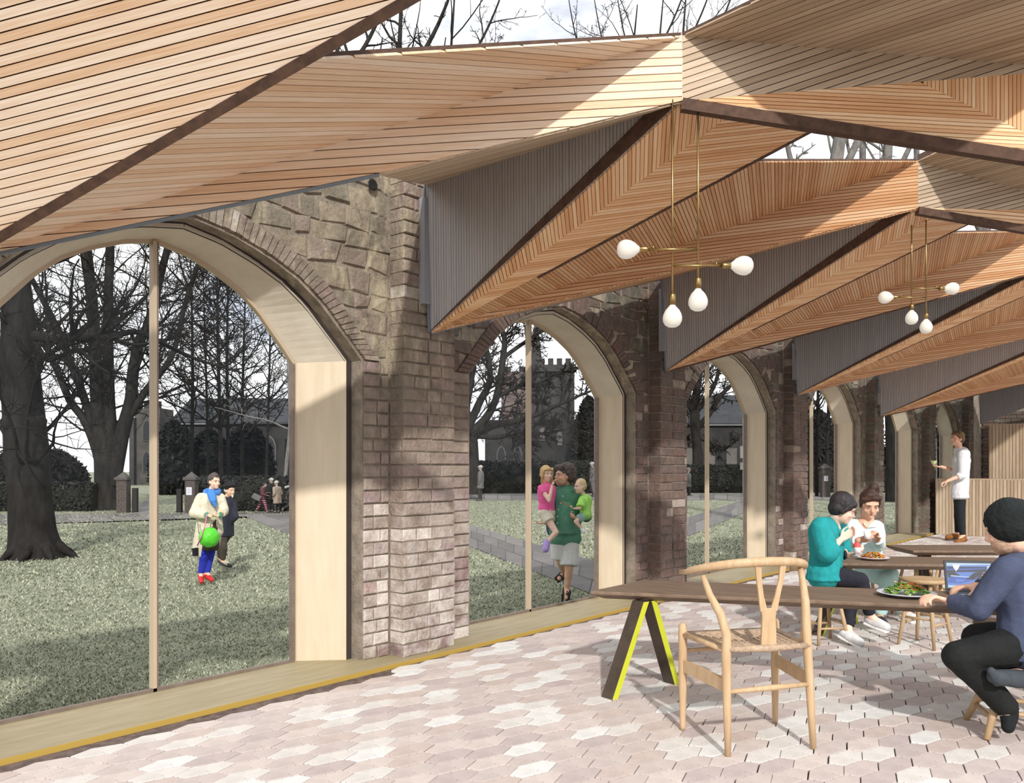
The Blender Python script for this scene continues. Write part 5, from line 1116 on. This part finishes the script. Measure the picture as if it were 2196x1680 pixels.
def path(name, a0, a1, b0, b1, nl, nw, h=.012):
    """paved strip: edge a0-a1 and edge b0-b1, slabs in nl x nw"""
    a0, a1, b0, b1 = [V(p) for p in (a0, a1, b0, b1)]
    STRIPS.append((a0, a1, b1, b0)); root = MB().prism([a0, a1, b1, b0], UP*h*.5).build(name, PJ); tag(root, kind='structure')
    sl = 0
    for i in range(nl):
        for j in range(nw):
            sh = (.5/nl if j % 2 else 0); u0, u1 = max(0, i/nl-sh), min(1, (i+1)/nl-sh); v0, v1 = j/nw, (j+1)/nw
            q = lambda u, v: a0.lerp(a1, u).lerp(b0.lerp(b1, u), v)
            p = [q(u0, v0), q(u1, v0), q(u1, v1), q(u0, v1)]; c = sum(p, V())/4; L = (p[1]-p[0]).length
            p = [c+(x-c)*(1-.05/max(L, .5)) for x in p]
            MB().prism(p, UP*(h+random.uniform(-.004, .004))).build('paving_slab', random.choice(PAVE), root)
def ext(p, q, t): return V(p)+(V(q)-V(p))*t
path('path', ext(gpt(0, 1104), gpt(640, 1101), -.15), ext(gpt(0, 1104), gpt(640, 1101), 1.5), ext(gpt(0, 1127), gpt(400, 1113), -.15), ext(gpt(0, 1127), gpt(400, 1113), 2.35), 22, 2)
path('path', gpt(525, 1108), gpt(720, 1190), gpt(640, 1101), gpt(900, 1150), 8, 3)
path('path', gpt(285, 1103), gpt(318, 1066), gpt(335, 1103), gpt(330, 1066), 6, 1)
path('path', ext(gpt(987, 1121), gpt(1289, 1208), -.35), ext(gpt(987, 1121), gpt(1289, 1208), 1.25), ext(gpt(987, 1165), gpt(1289, 1284), -.3), ext(gpt(987, 1165), gpt(1289, 1284), 1.2), 12, 3)
path('path', ext(gpt(1457, 1116), gpt(1607, 1069), -.15), ext(gpt(1457, 1116), gpt(1607, 1069), 1.3), ext(gpt(1457, 1159), gpt(1607, 1096), -.15), ext(gpt(1457, 1159), gpt(1607, 1096), 1.3), 12, 2)
path('path', ext(gpt(985, 1060), gpt(1290, 1060), -.3), ext(gpt(985, 1060), gpt(1290, 1060), 3.5), ext(gpt(985, 1073), gpt(1290, 1073), -.3), ext(gpt(985, 1073), gpt(1290, 1073), 3.5), 40, 1)
grass()
# ---- hedges
HEDGE = [M('hedge_leaf_%d' % i, c, .8) for i, c in enumerate([S(36, 38, 33), S(25, 27, 23), S(54, 56, 47)])]
def hedge(label, pa, pb, depth, h, n=5200, round_=.2, leaf=.07):
    a, b = V(pa), V(pb); d = (b-a); L = d.length; d = d/L; w = V((-d.y, d.x, 0)); w = w if w.dot(FW) > 0 else -w
    root = empty('hedge', (a+b)/2+w*depth/2, label, 'hedge')
    nx, nv = max(8, int(L/.5)), 10; vs, fs = [], []
    prof = [(0, 0), (-.05, .3), (0, .75), (.08, .93), (.25, 1), (.75, 1), (.92, .93), (1, .75), (1.05, .3), (1, 0)]
    for i in range(nx+1):
        for j, (u, v) in enumerate(prof): vs.append(a+d*(L*i/nx+random.uniform(-.1, .1))+w*(u*depth+random.uniform(-.06, .06))+UP*(v*h*(1+random.uniform(-.04, .04)*(v > .5))))
    m = len(prof)
    for i in range(nx):
        for j in range(m-1): fs.append((i*m+j, i*m+j+1, (i+1)*m+j+1, (i+1)*m+j))
    fs += [tuple(range(m)), tuple(nx*m+j for j in range(m-1, -1, -1))]
    mesh('hedge_mass', vs, fs, HEDGE[1], root)
    lf = MB()
    for i in range(n):
        u = random.random()*.46 if random.random() < .8 else random.random(); k = u*(m-1); j = int(k); f = k-j; x = random.random()*L; U = prof[j][0]+(prof[j+1][0]-prof[j][0])*f; Vv = prof[j][1]+(prof[j+1][1]-prof[j][1])*f
        c = a+d*x+w*(U*depth+random.uniform(-.08, .05))+UP*(Vv*h+random.uniform(-.05, .06)); e = V((random.gauss(0, 1), random.gauss(0, 1), random.gauss(0, 1))).normalized()*leaf; g = e.orthogonal().normalized()*leaf*.6
        lf.v += [tuple(c-e), tuple(c+g), tuple(c+e), tuple(c-g)]; bq = len(lf.v)-4; lf.f.append((bq, bq+1, bq+2, bq+3)); lf.m.append(random.choices((0, 1, 2), (5, 4, 1.6))[0])
    tag(lf.build('hedge_leaves', HEDGE, root), kind='stuff')
def at_h(px, py, z): return W(px, py, z)
def base(px, z): return cl((px-CX)*z/FPX, z, LAWN)
hedge('low clipped hedge left of the gate pillars in the first window', base(-60, 31.5), base(196, 31.5), 1.2, 1.05, 2600)
hedge('clipped hedge right of the gate pillars in the first window', base(424, 31.5), base(700, 31.5), 1.3, 1.28, 3200)
hedge('long dark hedge across the second window', base(940, 52), base(1400, 52), 2.0, 2.0, 5200, leaf=.09)
hedge('long dark hedge across the third window', base(1405, 53), base(1700, 53), 2.0, 1.75, 3600, leaf=.09)
hedge('dark hedge across the fourth and fifth windows', base(1705, 53.5), base(2000, 53.5), 2.0, 1.6, 3200, leaf=.09)
# ---- gate pillars with notices
PBR = M('pillar_brick', S(94, 86, 80), .9, S(64, 58, 54), 20, .3, 60); PCAP = M('pillar_cap', S(84, 80, 76), .9); PAPER = M('notice_paper', S(206, 208, 212), .6); INK = M('notice_ink', S(120, 122, 128), .6); POST = M('dark_post', S(44, 42, 40), .8)
def pillar(label, px, z, w, h, notice):
    c = base(px, z); root = empty('gate_pillar', c, label, 'pillar'); n = int(h/.09); hb = h/n
    MB().box(c+UP*h/2, RT*(w/2-.012), FW*(w/2-.012), UP*h/2).build('core', M('pillar_mortar', S(120, 112, 102), .9), root)
    for k in range(n):
        for t in ((0, .5), (.5, 1)) if k % 2 else ((0, .28), (.28, .72), (.72, 1)):
            MB().box(c+UP*(hb*(k+.5))+RT*(w*((t[0]+t[1])/2-.5)), RT*(w*(t[1]-t[0])/2-.004), FW*w/2, UP*(hb/2-.005)).build('brick', PBR, root)
    cp = MB().box(c+UP*(h+.05), RT*(w/2+.05), FW*(w/2+.05), UP*.05)
    q = [c+UP*(h+.1)+RT*a*(w/2)+FW*b*(w/2) for a, b in ((-1, -1), (1, -1), (1, 1), (-1, 1))]+[c+UP*(h+.3)]
    cp.add(q, [(0, 1, 4), (1, 2, 4), (2, 3, 4), (3, 0, 4), (3, 2, 1, 0)]); cp.build('cap', PCAP, root)
    if notice:
        b = c+UP*(h*.66)-FW*(w/2+.012)-RT*.02; p = MB().box(b, RT*.1, FW*.008, UP*.14).build('notice', PAPER, root)
        for i in range(6): MB().box(b+UP*(.10-.035*i)-FW*.009, RT*(.075 if i % 3 else .045), FW*.001, UP*.006).build('notice_line', INK, p)
pillar('left brick gate pillar beside the park path', 265, 30.6, .37, 1.2, False)
pillar('right brick gate pillar with a white notice behind the woman in cream', 411, 30.6, .37, 1.2, True)
pillar('brick gate pillar with a white notice in the fourth window', 1769, 46, .45, 1.55, True)
for i, (px, z, h, lb) in enumerate(((290, 30.7, .9, 'short dark gate post right of the left gate pillar'), (385, 30.7, .85, 'short dark gate post left of the right gate pillar'))):
    c = base(px, z); tag(bevel(MB().box(c+UP*h/2, RT*.09, FW*.09, UP*h/2).build('gate_post', POST), .02), lb, 'post')
# ---- buildings beyond
STONE = M('church_stone', S(52, 51, 50), .9, S(38, 37, 37), .8, .1, 3); STONED = M('tower_stone', S(70, 67, 66), .9, S(48, 47, 46), .6, .1, 3); ROOFM = M('slate_roof', S(58, 60, 63), .8, S(46, 48, 51), 1.2); GLZ = M('dark_church_glass', S(40, 42, 46), .3); PALE = M('pale_stone', S(100, 96, 92), .9, S(84, 80, 77), 1)
def lancet(root, c, w, h, d, m):
    pts = [(-w, 0), (w, 0), (w, h*.7), (w*.6, h*.9), (0, h), (-w*.6, h*.9), (-w, h*.7)]
    f = MB().prism([c+RT*x*1.25+UP*(y*1.08-.08*h*.5) for x, y in pts], -FW*d*.5).build('window_surround', PALE, root)
    MB().prism([c-FW*d*.5+RT*x+UP*y for x, y in pts], -FW*.04).build('pane', m, f)
def church():
    z = 78; c0, c1 = base(372, z), base(720, z); root = empty('church', (c0+c1)/2+FW*5, 'long dark church with a slate roof behind the park trees in the first window', 'building')
    L = (c1-c0).length; he = 5.6; d = RT
    MB().prism([c0, c1, c1+UP*he, c0+UP*he], FW*10).build('nave_wall', STONE, root)
    e0, e1 = c0+UP*he-FW*.4-d*.3, c1+UP*he-FW*.4+d*.3; r0, r1 = e0+FW*5.4+UP*2.6, e1+FW*5.4+UP*2.6
    MB().prism([e0, e1, r1, r0], UP*.2).build('roof', ROOFM, root); MB().prism([r0, r1, r1+FW*5.4-UP*2.6, r0+FW*5.4-UP*2.6], UP*.2).build('roof', ROOFM, root)
    k = 1.2
    while k < L-1: 
        lancet(root, c0+d*k+UP*1.6, .45, 2.8, .25, GLZ); MB().box(c0+d*(k+1.3)+UP*2.1-FW*.35, d*.28, FW*.5, UP*2.1).build('buttress', STONE, root); k += 2.6
    t0 = base(288, z-3); tw = empty('church_tower', t0+d*1.1, 'pale stone church tower at the left end of the long dark church', 'building')
    MB().prism([t0, t0+d*2.3, t0+d*2.3+UP*6.9, t0+UP*6.9], FW*3).build('tower_wall', M('warm_tower_stone', S(84, 80, 76), .9, S(62, 59, 56), .9, .1, 3), tw)
    for k in range(3): MB().box(t0+d*(.25+.85*k)+UP*7.2+FW*.3, d*.25, FW*.3, UP*.32).build('merlon', STONED, tw)
    for k in (1.2, 4.0): lancet(tw, t0+d*1.15+UP*k, .3, 1.8, .2, GLZ)
    for k in (0, 2.3): MB().box(t0+d*k+UP*3-FW*.2, d*.2, FW*.35, UP*3).build('buttress', STONED, tw)
church()
def castle():
    z = 72; a = base(1150, z); d = RT; root = empty('crenellated_tower', a+d*2, 'tall crenellated stone tower beyond the trees in the second window', 'building'); up = lambda py: 1.2+(HOR-py)*z/FPX-LAWN
    wd = (1232-1138)*z/FPX; h = up(782); c0 = base(1138, z)
    MB().prism([c0, c0+d*wd, c0+d*wd+UP*h, c0+UP*h], FW*4).build('tower_wall', STONED, root)
    for k in range(5): MB().box(c0+d*(wd*(k+.3)/5)+UP*(h+.25)+FW*.25, d*wd*.06, FW*.25, UP*.28).build('merlon', STONED, root)
    MB().box(c0+d*wd*.5+UP*(h-.5)-FW*.12, d*wd*.52, FW*.12, UP*.12).build('string_course', STONED, root)
    l0 = base(1075, z-1); lw = (1140-1075)*z/FPX; lh = up(800); w2 = MB().prism([l0, l0+d*lw, l0+d*lw+UP*lh, l0+UP*lh], FW*4.5).build('stair_turret', M('pinkish_stone', S(112, 98, 94), .9, S(80, 71, 69), .9, .1, 3), root)
    for k in range(2): MB().box(l0+d*(lw*(k+.4)/2)+UP*(lh+.2)+FW*.25, d*lw*.12, FW*.25, UP*.22).build('merlon', STONED, root)
    n0 = base(1040, z-3); nw = (1290-1040)*(z-3)/FPX; nh = up(905); MB().prism([n0, n0+d*nw, n0+d*nw+UP*nh, n0+UP*nh], FW*3).build('lower_wall', STONE, root)
    for px, py in ((1163, 945), (1200, 955)): lancet(root, W(px, py, z-3)-FW*.01, .18, 1.1, .15, PALE)
    for px in (1075, 1110, 1245): lancet(root, base(px, z-3)+UP*1.4, .3, 1.9, .2, GLZ)
    s0 = base(1150, z+6); sp = empty('spire', s0, 'slender far spire rising behind the crenellated tower', 'building'); hs = up(778)*1.08; ht = up(655)*1.08
    MB().lathe(s0, [(.55, 0), (.55, hs), (.62, hs+.1), (.5, hs+.3), (.02, ht)], 8).build('spire_body', STONED, sp); MB().lathe(s0+UP*ht, [(.03, 0), (.1, .1), (.03, .25), (.01, .6)], 8).build('finial', STONED, sp)
castle()
c0, c1 = base(1400, 80), base(1760, 80); rh = empty('long_house', (c0+c1)/2+FW*4, 'long low building with a pitched roof beyond the trees in the third window', 'building')
MB().prism([c0, c1, c1+UP*5.6, c0+UP*5.6], FW*8).build('wall', STONE, rh); e0, e1 = c0+UP*5.6-FW*.4, c1+UP*5.6-FW*.4; MB().prism([e0, e1, e1+FW*4.4+UP*3, e0+FW*4.4+UP*3], UP*.2).build('roof', ROOFM, rh)
for k in range(7): MB().box(c0+RT*(1.2+2.1*k)+UP*2.6-FW*.03, RT*.5, FW*.05, UP*.8).build('window', PALE, rh)
tag(MB().tube([base(1594, 47), base(1594, 47)+UP*(1.7+(HOR-895)*47/FPX)], .05, 7).build('lamp_post', M('pole_grey', S(120, 120, 118), .6)), 'thin grey pole with small signs in the third window', 'pole')
sgn = base(1594, 46.9)
for i, (py, hh) in enumerate(((970, .34), (1000, .2))): tag(MB().box(W(1594, py, 46.9), RT*.18, FW*.02, UP*hh).build('sign', M('sign_plate_%d' % i, S(150, 148, 138), .6)), 'small blank %s sign plate on the thin grey pole' % ('upper' if i == 0 else 'lower'), 'sign')
# ---- dark evergreens behind the lawn
YEW = [M('yew_%d' % i, c, .85) for i, c in enumerate([S(24, 25, 23), S(17, 18, 17), S(38, 39, 35)])]
def evergreen(label, px, z, wpx, top, n=1500, name='evergreen_tree'):
    c = base(px, z); r = wpx*z/FPX/2; h = 1.7+(HOR-top)*z/FPX; root = empty(name, c, label, 'tree'); lf = MB()
    bl = MB(); bl.lathe(c, [(r*.6, 0), (r*.92, h*.15), (r*.95, h*.4), (r*.75, h*.7), (r*.35, h*.92), (.05, h)], 14); bl.build('foliage_mass', YEW[1], root)
    MB().tube([c-UP*.1, c+UP*h*.5], [.18, .1], 7).build('trunk', YEW[2], root)
    for i in range(n):
        t = random.random()**.8; a = random.uniform(0, 6.28); R_ = r*float(np.interp(t, [0, .15, .4, .7, .92, 1], [.6, .95, .98, .78, .38, .08]))*random.uniform(.9, 1.14)
        p = c+V((math.cos(a)*R_, math.sin(a)*R_, t*h)); e = V((random.gauss(0, 1), random.gauss(0, 1), random.gauss(-.4, .7))).normalized()*.24; g = e.orthogonal().normalized()*.09
        b = len(lf.v); lf.v += [tuple(p-e), tuple(p+g), tuple(p+e), tuple(p-g)]; lf.f.append((b, b+1, b+2, b+3)); lf.m.append(random.choices((0, 1, 2), (4, 4, 1))[0])
    tag(lf.build('foliage', YEW, root), kind='stuff')
for px, z, w, t, lb in ((372, 50, 90, 905, 'dark yew tree between the gate pillars and the church'), (450, 52, 110, 925, 'broad dark yew tree behind the two figures on the lawn'), (530, 54, 110, 910, 'dark yew tree in front of the church roof'), (118, 46, 120, 968, 'low dark bush left of the many-stemmed tree'), (20, 48, 90, 975, 'low dark bush beside the big trunk'),
                        (1262, 66, 70, 850, 'dark evergreen right of the crenellated tower'), (1755, 60, 90, 880, 'dark evergreen behind the pillar in the fourth window'), (1815, 62, 70, 860, 'dark evergreen at the right of the fourth window'), (1950, 60, 110, 880, 'dark evergreen in the fifth window'), (2090, 60, 200, 860, 'dark evergreen beyond the last window')):
    evergreen(lb, px, z, w, t)
# ---- bare trees
BARK = [M('bark_%d' % i, c, .95, tuple(v*.5 for v in c), 6, .25, 9, stretch=(1, 1, .3), spec=.05) for i, c in enumerate([S(50, 48, 45), S(46, 44, 42), S(56, 53, 50), S(128, 124, 119)])]
def tubes(paths):
    """paths of (points, radii, sides) to one vertex and face list"""
    vs, fs, b = [], [], 0
    for P_, R_, k in paths:
        P_ = np.asarray(P_, float); R_ = np.asarray(R_, float); n = len(P_)
        d = np.gradient(P_, axis=0); d /= np.linalg.norm(d, axis=1)[:, None]+1e-9
        ref = np.where(np.abs(d[:, 2:3]) < .9, np.array([[0, 0, 1.]]), np.array([[1., 0, 0]])) if n < 3 else np.repeat([[0.3, .2, 1.]] if abs(d[0][2]) < .8 else [[1., .2, 0.1]], n, 0)
        a = np.cross(d, ref); a /= np.linalg.norm(a, axis=1)[:, None]+1e-9; c = np.cross(d, a)
        t = np.arange(k)*2*np.pi/k
        ring = P_[:, None, :]+(a[:, None, :]*np.cos(t)[None, :, None]+c[:, None, :]*np.sin(t)[None, :, None])*R_[:, None, None]
        vs.append(ring.reshape(-1, 3)); i, j = np.meshgrid(np.arange(n-1), np.arange(k), indexing='ij'); j2 = (j+1) % k
        fs.append(np.stack([i*k+j, i*k+j2, (i+1)*k+j2, (i+1)*k+j], -1).reshape(-1, 4)+b); b += n*k
    return np.concatenate(vs), np.concatenate(fs)
def qmesh(name, v, f, m, parent):
    me = bpy.data.meshes.new(name); n = len(f); me.vertices.add(len(v)); me.vertices.foreach_set('co', v.astype(np.float32).ravel()); me.loops.add(n*4); me.loops.foreach_set('vertex_index', f.astype(np.int32).ravel())
    me.polygons.add(n); me.polygons.foreach_set('loop_start', np.arange(0, n*4, 4, dtype=np.int32)); me.polygons.foreach_set('use_smooth', np.ones(n, bool)); me.materials.append(m); me.update(calc_edges=True)
    o = bpy.data.objects.new(name, me); COL.objects.link(o); return adopt(o, parent)
def wander(p, d, L, n, wob, up, r0, r1):
    pts = [p]; d = d/np.linalg.norm(d); st = L/n
    for i in range(n):
        d = d+RNG.normal(0, wob, 3)+np.array([0, 0, up]); d /= np.linalg.norm(d); pts.append(pts[-1]+d*st)
    return np.array(pts), np.linspace(r0, r1, n+1)
def bare_tree(label, limbs, bark, n1=7, n2=6, n3=5, seed=1, spread=1.0, twig=.007, group=None, up=.05, name='bare_tree', lscale=1.0, cat='tree'):
    """limbs: list of (points, radii); the first is the trunk. Boughs, branches and twigs grow from them."""
    global RNG
    RNG = np.random.default_rng(seed); b0 = V(limbs[0][0][0]); root = empty(name, b0, label, cat, group)
    def res(P_, R_, n):
        P_ = np.array([tuple(q) for q in P_]); s = np.linspace(0, len(P_)-1, n); i = np.minimum(s.astype(int), len(P_)-2); f = s-i
        p0 = P_[np.maximum(i-1, 0)]; p1 = P_[i]; p2 = P_[i+1]; p3 = P_[np.minimum(i+2, len(P_)-1)]; f = f[:, None]
        q = .5*((2*p1)+(p2-p0)*f+(2*p0-5*p1+4*p2-p3)*f**2+(3*p1-p0-3*p2+p3)*f**3)
        return q, np.interp(s, range(len(R_)), R_)
    big = [res(P_, R_, max(8, 4*len(P_))) for P_, R_ in limbs]
    v, f = tubes([(big[0][0], big[0][1], 12)]); qmesh('trunk', v, f, bark, root)
    for P_, R_ in big[1:]: v, f = tubes([(P_, R_, 9)]); qmesh('limb', v, f, bark, root)
    l2, l3 = [], []
    def sprout(P_, R_, n, t0, lo, hi, rr):
        out = []
        for t in np.sort(RNG.uniform(t0, 1, n)):
            k = t*(len(P_)-1); i = min(int(k), len(P_)-2); p = P_[i]+(P_[i+1]-P_[i])*(k-i); d = P_[i+1]-P_[i]; d /= np.linalg.norm(d)+1e-9; r = np.interp(k, range(len(R_)), R_)
            q = RNG.normal(0, 1, 3); q -= d*q.dot(d); q /= np.linalg.norm(q)+1e-9; dd = d*.6+q*spread+np.array([0, 0, .12]); L = RNG.uniform(lo, hi)*(1.15-.5*t)*lscale
            out.append((p, dd, L, max(twig, min(r*.62, rr))))
        return out
    bpaths, tpaths = [], []
    for gi, (P_, R_) in enumerate(big):
        L0 = float(np.sum(np.linalg.norm(np.diff(P_, axis=0), axis=1)))
        for p, d, L, r in sprout(P_, R_, n1, .32 if gi == 0 else .2, L0*.3, L0*.65, .05):
            P1, R1 = wander(p, d, L, 8, .13, up, r, max(twig*.9, r*.2)); bpaths.append((P1, R1, 5))
            for p2, d2, L2, r2 in sprout(P1, R1, n2, .15, L*.3, L*.65, .02):
                P2, R2 = wander(p2, d2, L2, 5, .2, up, r2, twig*.9); bpaths.append((P2, R2, 3))
                for p3, d3, L3, r3 in sprout(P2, R2, n3, .1, L2*.3, L2*.7, .014):
                    P3, R3 = wander(p3, d3, L3, 3, .24, up, min(r3, twig*1.2), twig*.6); tpaths.append((P3, R3, 3))
    v, f = tubes(bpaths); tag(qmesh('branches', v, f, bark, root), kind='stuff'); v, f = tubes(tpaths); tag(qmesh('twigs', v, f, bark, root), kind='stuff')
    return root
def limb(pts, r, z): return ([W(px, py, z+(dz[0] if dz else 0)) for px, py, *dz in pts], [q*z/FPX for q in r])
# 1 the big trunk close to the first window
z = 15.6; tr = limb([(78, 1212), (76, 1185), (70, 1140), (64, 1060), (58, 980), (52, 900), (44, 800), (40, 700), (30, 560), (10, 380)], [78, 56, 46, 42, 44, 41, 38, 34, 26, 18], z)
la = limb([(52, 735), (75, 722), (120, 728), (180, 722), (232, 724), (290, 712, .6), (345, 735, 1.0), (420, 770, 1.4), (520, 800, 1.6)], [14, 13, 11, 9.5, 8, 6, 5, 4, 2], z)
lb = limb([(50, 700), (75, 740), (98, 768), (140, 762), (170, 752), (215, 790, -.4), (280, 820, -.8)], [10, 9, 8, 6, 5, 3.5, 2], z)
lc = limb([(45, 820), (20, 770, .4), (-30, 700, .8), (-80, 600, 1.2)], [16, 13, 10, 6], z)
bt = bare_tree('massive knobbly tree trunk nearest the first window at its left edge', [tr, la, lb, lc], BARK[1], 18, 8, 6, 3, twig=.006, up=.02, lscale=.8)
kn = Blob(); random.seed(5)
for i in range(26):
    t = random.random(); p = W(46+random.uniform(-26, 46), 870+t*190, z)-FW*random.uniform(-.05, .3); kn.ell(p, (RT, FW, UP), (random.uniform(.06, .15),)*3, 8, 6)
for i in range(9): a = i*.7; kn.cap(base(78, z)+UP*.25+V((math.cos(a), math.sin(a), 0))*.3, base(78, z)+V((math.cos(a), math.sin(a), 0))*random.uniform(.55, .85)-UP*.02, .12, .04)
kn.build('burr', BARK[1], bt, .05, 1, (.05, .12))
# 2 many-stemmed tree
z = 32.5; t0 = limb([(230, 1100), (229, 1080), (228, 1040), (222, 960), (212, 880), (205, 780), (200, 680), (188, 560), (176, 430), (165, 250), (160, 90)], [34, 27, 24, 20, 16, 13, 12, 11, 9, 6, 3], z)
ls = [limb([(236, 1060), (238, 960), (234, 860), (232, 760), (232, 640), (236, 520), (232, 380), (240, 200)], [16, 15, 12, 11, 10, 9, 6, 3], z),
      limb([(240, 1040), (262, 930), (280, 860), (285, 800), (300, 730), (322, 690), (342, 600), (368, 500), (400, 380), (430, 240)], [18, 15, 13, 12, 11, 10, 8, 7, 5, 3], z),
      limb([(226, 1040), (206, 960), (180, 900), (150, 860), (125, 800), (105, 760), (80, 690), (40, 600)], [13, 11, 9, 8, 7, 6, 5, 3], z),
      limb([(222, 980), (196, 900), (160, 800), (120, 700), (90, 640), (50, 560), (10, 450)], [11, 9, 8, 7, 6, 5, 3], z),
      limb([(240, 1000), (275, 900), (320, 830), (370, 760), (400, 640), (440, 520), (470, 400)], [9, 8, 7, 6, 5, 4, 2], z)]
bare_tree('tall many-stemmed bare tree behind the left gate pillar', [t0]+ls, BARK[0], 15, 9, 7, 8, twig=.011, up=.06, lscale=.62)
# 3 slender trunks before the church
for i, (px, bw, z, top, sd_) in enumerate(((408, 8, 38, 560, 1), (440, 6, 41, 600, 2), (471, 9, 39, 540, 3), (492, 8, 43, 560, 4), (524, 7, 45, 580, 5), (575, 6, 44, 620, 6))):
    q = lambda t: (px+math.sin(t*3+i)*5, 1085+(top-1085)*t); pts = [q(t) for t in (-.03, .1, .3, .5, .7, .9, 1.1)]
    bare_tree('slender bare tree, %s of the thin trunks before the church' % ('first', 'second', 'third', 'fourth', 'fifth', 'last')[i], [limb(pts, [bw*.62, bw*.55, bw*.5, bw*.42, bw*.34, bw*.22, bw*.12], z)], BARK[(0, 2, 0)[i % 3]], 30, 8, 6, 20+sd_, twig=.012, group='slender trunks before the church', up=.02, lscale=.62)
bare_tree('thin pale birch near the right edge of the first window', [limb([(608, 1080), (614, 1000), (622, 900), (618, 780), (622, 660), (628, 540)], [4.5, 4, 3.6, 3, 2.2, 1], 34)], BARK[3], 18, 6, 5, 41, twig=.012, up=.0, lscale=.6)
# 4 spreading beech of the second window
z = 44; t0 = limb([(1012, 1060), (1012, 1020), (1010, 985), (1006, 950), (1000, 910), (992, 870), (990, 800), (992, 720), (1000, 640)], [24, 19, 17, 19, 18, 13, 10, 8, 5], z)
ls = [limb([(1016, 925), (1040, 900), (1060, 865), (1072, 820), (1078, 770), (1082, 725), (1066, 690), (1056, 640)], [11, 9, 8, 8, 7, 6, 5, 3], z), limb([(1020, 930), (1060, 912), (1100, 905), (1150, 890), (1190, 872), (1240, 850), (1290, 830)], [9, 8, 6.5, 5, 4, 3, 2], z),
      limb([(1076, 770), (1110, 745), (1140, 725), (1170, 705), (1210, 690), (1260, 680)], [5, 4.5, 4, 3, 2, 1.2], z), limb([(1010, 905), (1030, 860), (1050, 820), (1048, 770), (1036, 720), (1034, 660)], [9, 8, 7, 6, 5, 3], z),
      limb([(1005, 920), (1000, 880), (1010, 820), (1016, 760), (1004, 700), (995, 640)], [9, 8, 7, 6, 5, 3], z), limb([(1018, 935), (1070, 938), (1120, 925), (1170, 930), (1220, 920), (1270, 930)], [6, 5, 4, 3, 2, 1.4], z),
      limb([(1070, 850), (1110, 830), (1150, 822), (1200, 800), (1250, 790)], [5, 4, 3, 2, 1.2], z), limb([(1008, 930), (980, 900), (950, 860), (920, 800)], [9, 8, 6, 4], z)]
bare_tree('spreading bare beech with twisting limbs in the second window', [t0]+ls, BARK[2], 24, 10, 7, 55, twig=.017, up=.02, lscale=.62)
# 5 third window tree
z = 57.5; t0 = limb([(1496, 1050), (1496, 990), (1494, 950), (1490, 900), (1492, 860), (1500, 800), (1510, 740), (1515, 660)], [14, 11, 10, 11, 9, 7, 5, 3], z)
ls = [limb([(1494, 920), (1520, 890), (1545, 850), (1575, 820), (1600, 800)], [7, 6, 5, 3.5, 2], z), limb([(1492, 900), (1475, 860), (1460, 820), (1450, 760)], [7, 6, 5, 3], z), limb([(1496, 880), (1525, 840), (1540, 800), (1545, 740), (1560, 680)], [6, 5, 4, 3, 2], z),
      limb([(1496, 940), (1530, 950), (1560, 960), (1590, 930)], [4, 3, 2, 1], z), limb([(1490, 940), (1470, 950), (1440, 930)], [4, 3, 1.5], z)]
bare_tree('bare tree with a leaning fork in the third window', [t0]+ls, BARK[2], 18, 9, 6, 66, twig=.022, up=.02, lscale=.65)
# 6 trunks of the fourth and fifth windows
for i, (px, bw, z) in enumerate(((1738, 9, 44), (1752, 7, 47), (1775, 8, 50), (1800, 7, 48))):
    bare_tree('dark bare trunk, %s from the left in the fourth window' % ('first', 'second', 'third', 'fourth')[i], [limb([(px, 1090), (px-1, 960), (px+2, 880), (px+1, 780), (px-3, 640)], [bw*.6, bw*.5, bw*.45, bw*.35, bw*.2], z)], BARK[1], 16, 6, 4, 80+i, twig=.016, group='trunks in the fourth window', lscale=.6)
bare_tree('large dark trunk in the fifth window', [limb([(1918, 1100), (1916, 1020), (1914, 940), (1910, 860), (1905, 780), (1890, 640)], [20, 15, 14, 13, 11, 7], 40)], BARK[1], 12, 6, 4, 91, twig=.014, lscale=.5)
# 7 tall trees seen through the rooflights
for i, (px, z, top, w, b0) in enumerate(((712, 27, -120, 14, 700), (845, 30, -160, 15, 850), (955, 40, -40, 9, 940), (1400, 46, 0, 8, 1400), (1450, 52, -20, 9, 1430), (1345, 60, 10, 8, 1385), (1800, 24, 0, 24, 1690), (1850, 34, 60, 12, 1862), (1905, 28, 20, 17, 1868), (1965, 36, 80, 10, 1998), (2110, 30, 200, 16, 2120))):
    at = lambda y: b0+(px-b0)*max(0, min(1, (950-y)/650)); pts = [(b0, 1088), (b0, 950), (at(760), 760), (at(520), 520), (px, 300), (px+10, 140), (px+22, top)]
    lm = [limb(pts, [w, w*.95, w*.85, w*.7, w*.55, w*.36, w*.14], z)]
    for k in range(4):
        s_ = 1 if k % 2 else -1; y0 = 520-110*k; x0 = at(y0); lm.append(limb([(x0, y0), (x0+s_*(40+10*k), y0-90), (x0+s_*(75+16*k), y0-210), (x0+s_*(90+20*k), y0-330)], [w*.42, w*.32, w*.2, w*.08], z))
    bare_tree('tall pale bare tree, %s from the left seen through the rooflights' % ('first', 'second', 'third', 'fourth', 'sixth', 'fifth', 'seventh', 'eighth', 'ninth', 'tenth', 'last')[i], lm, BARK[2 if i < 6 else 3], 6, 5, 4, 120+i, twig=.012, group='tall trees above the roof', lscale=.55)  # lighter bark on the later trees paints in haze against the bright sky
